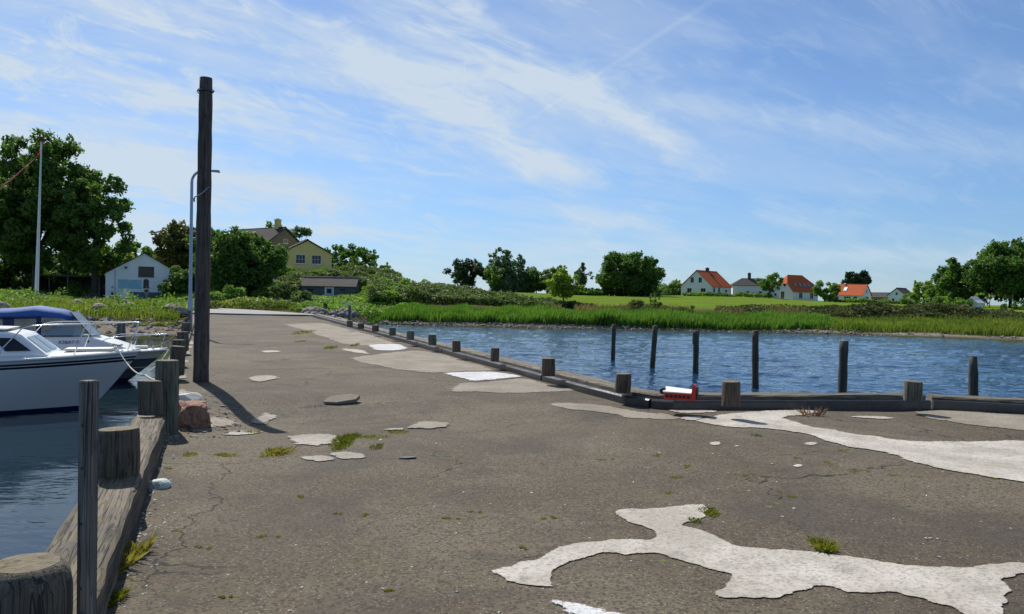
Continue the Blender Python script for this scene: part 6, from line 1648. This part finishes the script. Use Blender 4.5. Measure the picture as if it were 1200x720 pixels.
for s_ in (-1, 1):
    for (xa, xb, za, zb) in ((-2.67, -3.22, .48, .53), (-3.34, -3.87, .53, .50), (-4.14, -4.77, .46, .44)):
        m = MB(); k = [(xa, zc+0.05), (xb, zc+0.05), (xb, zc+zb), (xa, zc+za)]
        if xa == -2.67: k = [(-2.27, zc+0.35), (-2.77, zc+0.35), (-3.22, zc+0.08), (-3.22, zc+0.53), (-2.70, zc+0.50)]
        side_pane(m, k, .90, .88, zc, zc+0.64, s_, -.012, .010); m.build('clear_window', M['clear'], can)
    m = MB()
    for x0_, x1_ in ((-3.22, -3.34), (-3.87, -4.14), (-4.77, -5.22)):
        side_pane(m, [(x0_, zc-.02), (x1_, zc-.02), (x1_, zc+0.53), (x0_, zc+0.53)], .90, .88, zc, zc+0.64, s_, -.014, .016)
    side_pane(m, [(-3.22, zc-.02), (-4.82, zc-.02), (-4.82, zc+0.05), (-3.22, zc+0.05)], .90, .88, zc, zc+0.64, s_, -.016, .014)
    side_pane(m, [(-3.22, zc+0.50), (-5.02, zc+0.43), (-5.02, zc+0.53), (-3.22, zc+0.56)], .90, .88, zc, zc+0.64, s_, -.016, .018)
    m.build('canvas_trim', M['canvasdk'], can)
m = MB(); m.box(-3.2, -2.5, -.6, -.2, zc-.1, zc+.25); m.build('dashboard', M['navy'], o2, .03)
tcv = bpy.data.curves.new('registration', 'FONT'); tcv.body = 'K2BAT-R'; tcv.size = .135; tcv.extrude = .002; tcv.align_x = 'CENTER'; tcv.resolution_u = 2
to = bpy.data.objects.new('registration', tcv); COL.objects.link(to)
dg = bpy.context.evaluated_depsgraph_get(); tme = bpy.data.meshes.new_from_object(to.evaluated_get(dg)); bpy.data.objects.remove(to)
tme.materials.clear(); tme.materials.append(M['boot'])
t_ = link('registration_lettering', tme, o2); t_.location = (-2.52, -.955, z2+.29); t_.rotation_euler = (rad(90-13.2), 0, 0)
t_['label'] = 'blue registration letters K2BAT-R'
m = MB(); m.tube([(-2.05, -.93, z2+.36), (-2.05, -.96, z2+.36)], .035, 10); m.build('side_light', M['navy'], o2)
pulpit(o2, S2+.42, [(-1.0, .15), (-.2, .12)], -2.0, deck2, r=.011)
m = MB(); m.box(-.9, -.55, -.16, .16, S2+.03, S2+.10); m.build('anchor_hatch', M['gelcream'], o2, .02)
m = MB(); m.tube([(-.42, -.10, S2+.07), (-.42, .10, S2+.07)], .02, 8); m.box(-.45, -.39, -.03, .03, S2-.01, S2+.05); m.build('mooring_cleat', M['chrome'], o2)

# mooring ropes
def rope(pts, r, label, sag=.0):
    P = [Vector(p) for p in pts]; q = []
    for a, b in zip(P[:-1], P[1:]):
        for i in range(10):
            t = i/10; q.append(a.lerp(b, t)-Vector((0,0,sag*4*t*(1-t))))
    q.append(P[-1]); o = MB().tube(q, r, 6).build('mooring_rope', M['rope'])
    return tag(o, label, 'rope')
R1 = Matrix.Translation((bt.x, 18.3, WATER_Z)) @ Matrix.Rotation(BX, 4, 'Z'); R2 = Matrix.Translation((bt2.x, 23.6, WATER_Z)) @ Matrix.Rotation(BX, 4, 'Z')
c1 = R1 @ Vector((-.50, -.05, zd+.19)); e1 = R1 @ Vector((-.42, -.42, S1+.03))
rope([c1, e1, AT(149, 426, 17.2), AT(160, 437, 15.5), AT(170, 439, 13.0), AT(184, 446, 8.95)], .016, 'grey rope from the near boat bow cleat to the tall grey bollard', .02)
m = MB(); loop = [c1+Vector((.10*math.cos(a)*1.3, .10*math.sin(a), .03+.015*math.sin(3*a))) for a in np.linspace(0, 12.5, 40)]
tag(m.tube(loop, .018, 6).build('rope_coil', M['rope']), 'grey rope coil on the near boat bow', 'rope')
c2 = R2 @ Vector((-.42, 0, S2+.09)); t2 = R2 @ Vector((.02, 0, S2-.03))
rope([c2, t2, AT(186, 425, 21.0), AT(169, 438, 17.6)-Vector((0,0,.0))], .013, 'pale bow line of the second boat hanging towards the water', .04)
rope([c2, AT(190, 403, 22.5), AT(206, 392.5, 19.0)], .012, 'taut line from the second boat to the broad dark bollard', .03)

# ------------------------------------------------------------------ people on the shore path
def skin_mesh(name, V, E_, R_, mat, parent, sub=1, root=0):
    me = bpy.data.meshes.new(name+'_cage'); me.from_pydata(V, E_, []); ob = bpy.data.objects.new(name+'_cage', me); COL.objects.link(ob)
    ob.modifiers.new('skin', 'SKIN'); sv = me.skin_vertices[0].data
    for i, r in enumerate(R_): sv[i].radius = r if isinstance(r, tuple) else (r, r); sv[i].use_root = (i == root)
    s_ = ob.modifiers.new('sub', 'SUBSURF'); s_.levels = s_.render_levels = sub
    dg = bpy.context.evaluated_depsgraph_get(); dg.update()
    out = bpy.data.meshes.new_from_object(ob.evaluated_get(dg)); bpy.data.objects.remove(ob)
    out.name = name; out.materials.clear(); out.materials.append(mat)
    out.polygons.foreach_set('use_smooth', [True]*len(out.polygons))
    return link(name, out, parent)
def person(x, Y, rz, label, top, legs, hair, step=.18, bend=.35, hat=None):
    o = empty('person', (x, Y, max(float(th(x, Y)), 0)+.05), rz, label, 'person')
    V = [(0,0,.93),(0,.0,1.10),(0,.01,1.30),(0,.02,1.44),(0,.0,1.52),(0,-.02,1.62),(0,-.02,1.70)]
    E_ = [(0,1),(1,2),(2,3),(3,4),(4,5),(5,6)]; R_ = [(.15,.11),(.13,.10),(.16,.11),(.12,.08),(.055,.055),(.085,.095),(.06,.07)]
    legs_i = []; arms_i = []
    for s_ in (-1, 1):
        d = step*s_; k = len(V)
        V += [(s_*.09, 0, .86), (s_*.10, -d*.7-.03, .48), (s_*.10, -d+.04*(1 if d < 0 else 0), .07), (s_*.11, -d-.14, .03)]
        E_ += [(0, k), (k, k+1), (k+1, k+2), (k+2, k+3)]; R_ += [.085, .058, .04, .035]; legs_i.append(k)
        k = len(V); a = -step*s_*.8
        V += [(s_*.18, .01, 1.40), (s_*.235, .03-a*.3, 1.13), (s_*.22, -.10-bend*.4-a*.5, .95+bend*.3), (s_*.215, -.15-bend*.5-a*.6, .90+bend*.35)]
        E_ += [(3, k), (k, k+1), (k+1, k+2), (k+2, k+3)]; R_ += [.058, .045, .033, .036]; arms_i.append(k)
    body = skin_mesh('body', V, E_, R_, M['skin'], o)
    g = lambda r, a: tuple(q+a for q in r) if isinstance(r, tuple) else r+a
    # shirt: torso and upper arms; trousers: hips and legs
    idx = [0,1,2,3]; E2 = [(0,1),(1,2),(2,3)]; V2 = [V[i] for i in idx]; R2_ = [g(R_[i], .018) for i in idx]
    for k in arms_i:
        n = len(V2); V2 += [V[k], V[k+1], tuple((V[k+1][j]+V[k+2][j])/2 for j in range(3))]; E2 += [(3, n), (n, n+1), (n+1, n+2)]; R2_ += [.074, .062, .052]
    skin_mesh('shirt', V2, E2, R2_, top, o)
    V3 = [V[0]]; E3 = []; R3 = [(.165,.125)]
    for k in legs_i:
        n = len(V3); V3 += [V[k], V[k+1], V[k+2]]; E3 += [(0, n), (n, n+1), (n+1, n+2)]; R3 += [.100, .074, .056]
    skin_mesh('trousers', V3, E3, R3, legs, o)
    for s_, k in zip((-1, 1), legs_i):
        f0 = V[k+2]; m = MB(); m.box(f0[0]-.045, f0[0]+.045, f0[1]-.19, f0[1]+.07, -.02, .07); m.build('shoe', M['black'], o, .02)
    m = MB(); m.tube([(0,.015,1.635),(0,.015,1.69),(0,.01,1.745),(0,0,1.765)], [.10,.105,.075,.02], 12); m.build('hair', hair, o)
    if hat: m = MB(); m.tube([(0,-.02,1.700),(0,-.02,1.712)], .17, 14); m.tube([(0,-.01,1.713),(0,-.01,1.78),(0,-.01,1.80)], [.105,.095,.05], 14); m.build('sun_hat', hat, o)
    m = MB(); m.tube([(0,-.115,1.635),(0,-.135,1.615),(0,-.108,1.605)], [.012,.016,.012], 6); m.build('nose', M['skin'], o)
    m = MB()
    for s_ in (-1, 1): m.tube([(s_*.033,-.100,1.645),(s_*.033,-.112,1.645)], .010, 6)
    m.build('eyes', M['hair'], o)
    return o
person(X(131.5, 97), 97, rad(-60), 'person in white shirt and black trousers walking on the shore path', M['shirt'], M['trouser'], M['hair'], .2, .5, M['hat'])
person(X(171.5, 97.5), 97.5, rad(170), 'person in dark red top and pale trousers standing before the boathouse', M['vest'], M['jeans'], M['hair'], .06, .7)
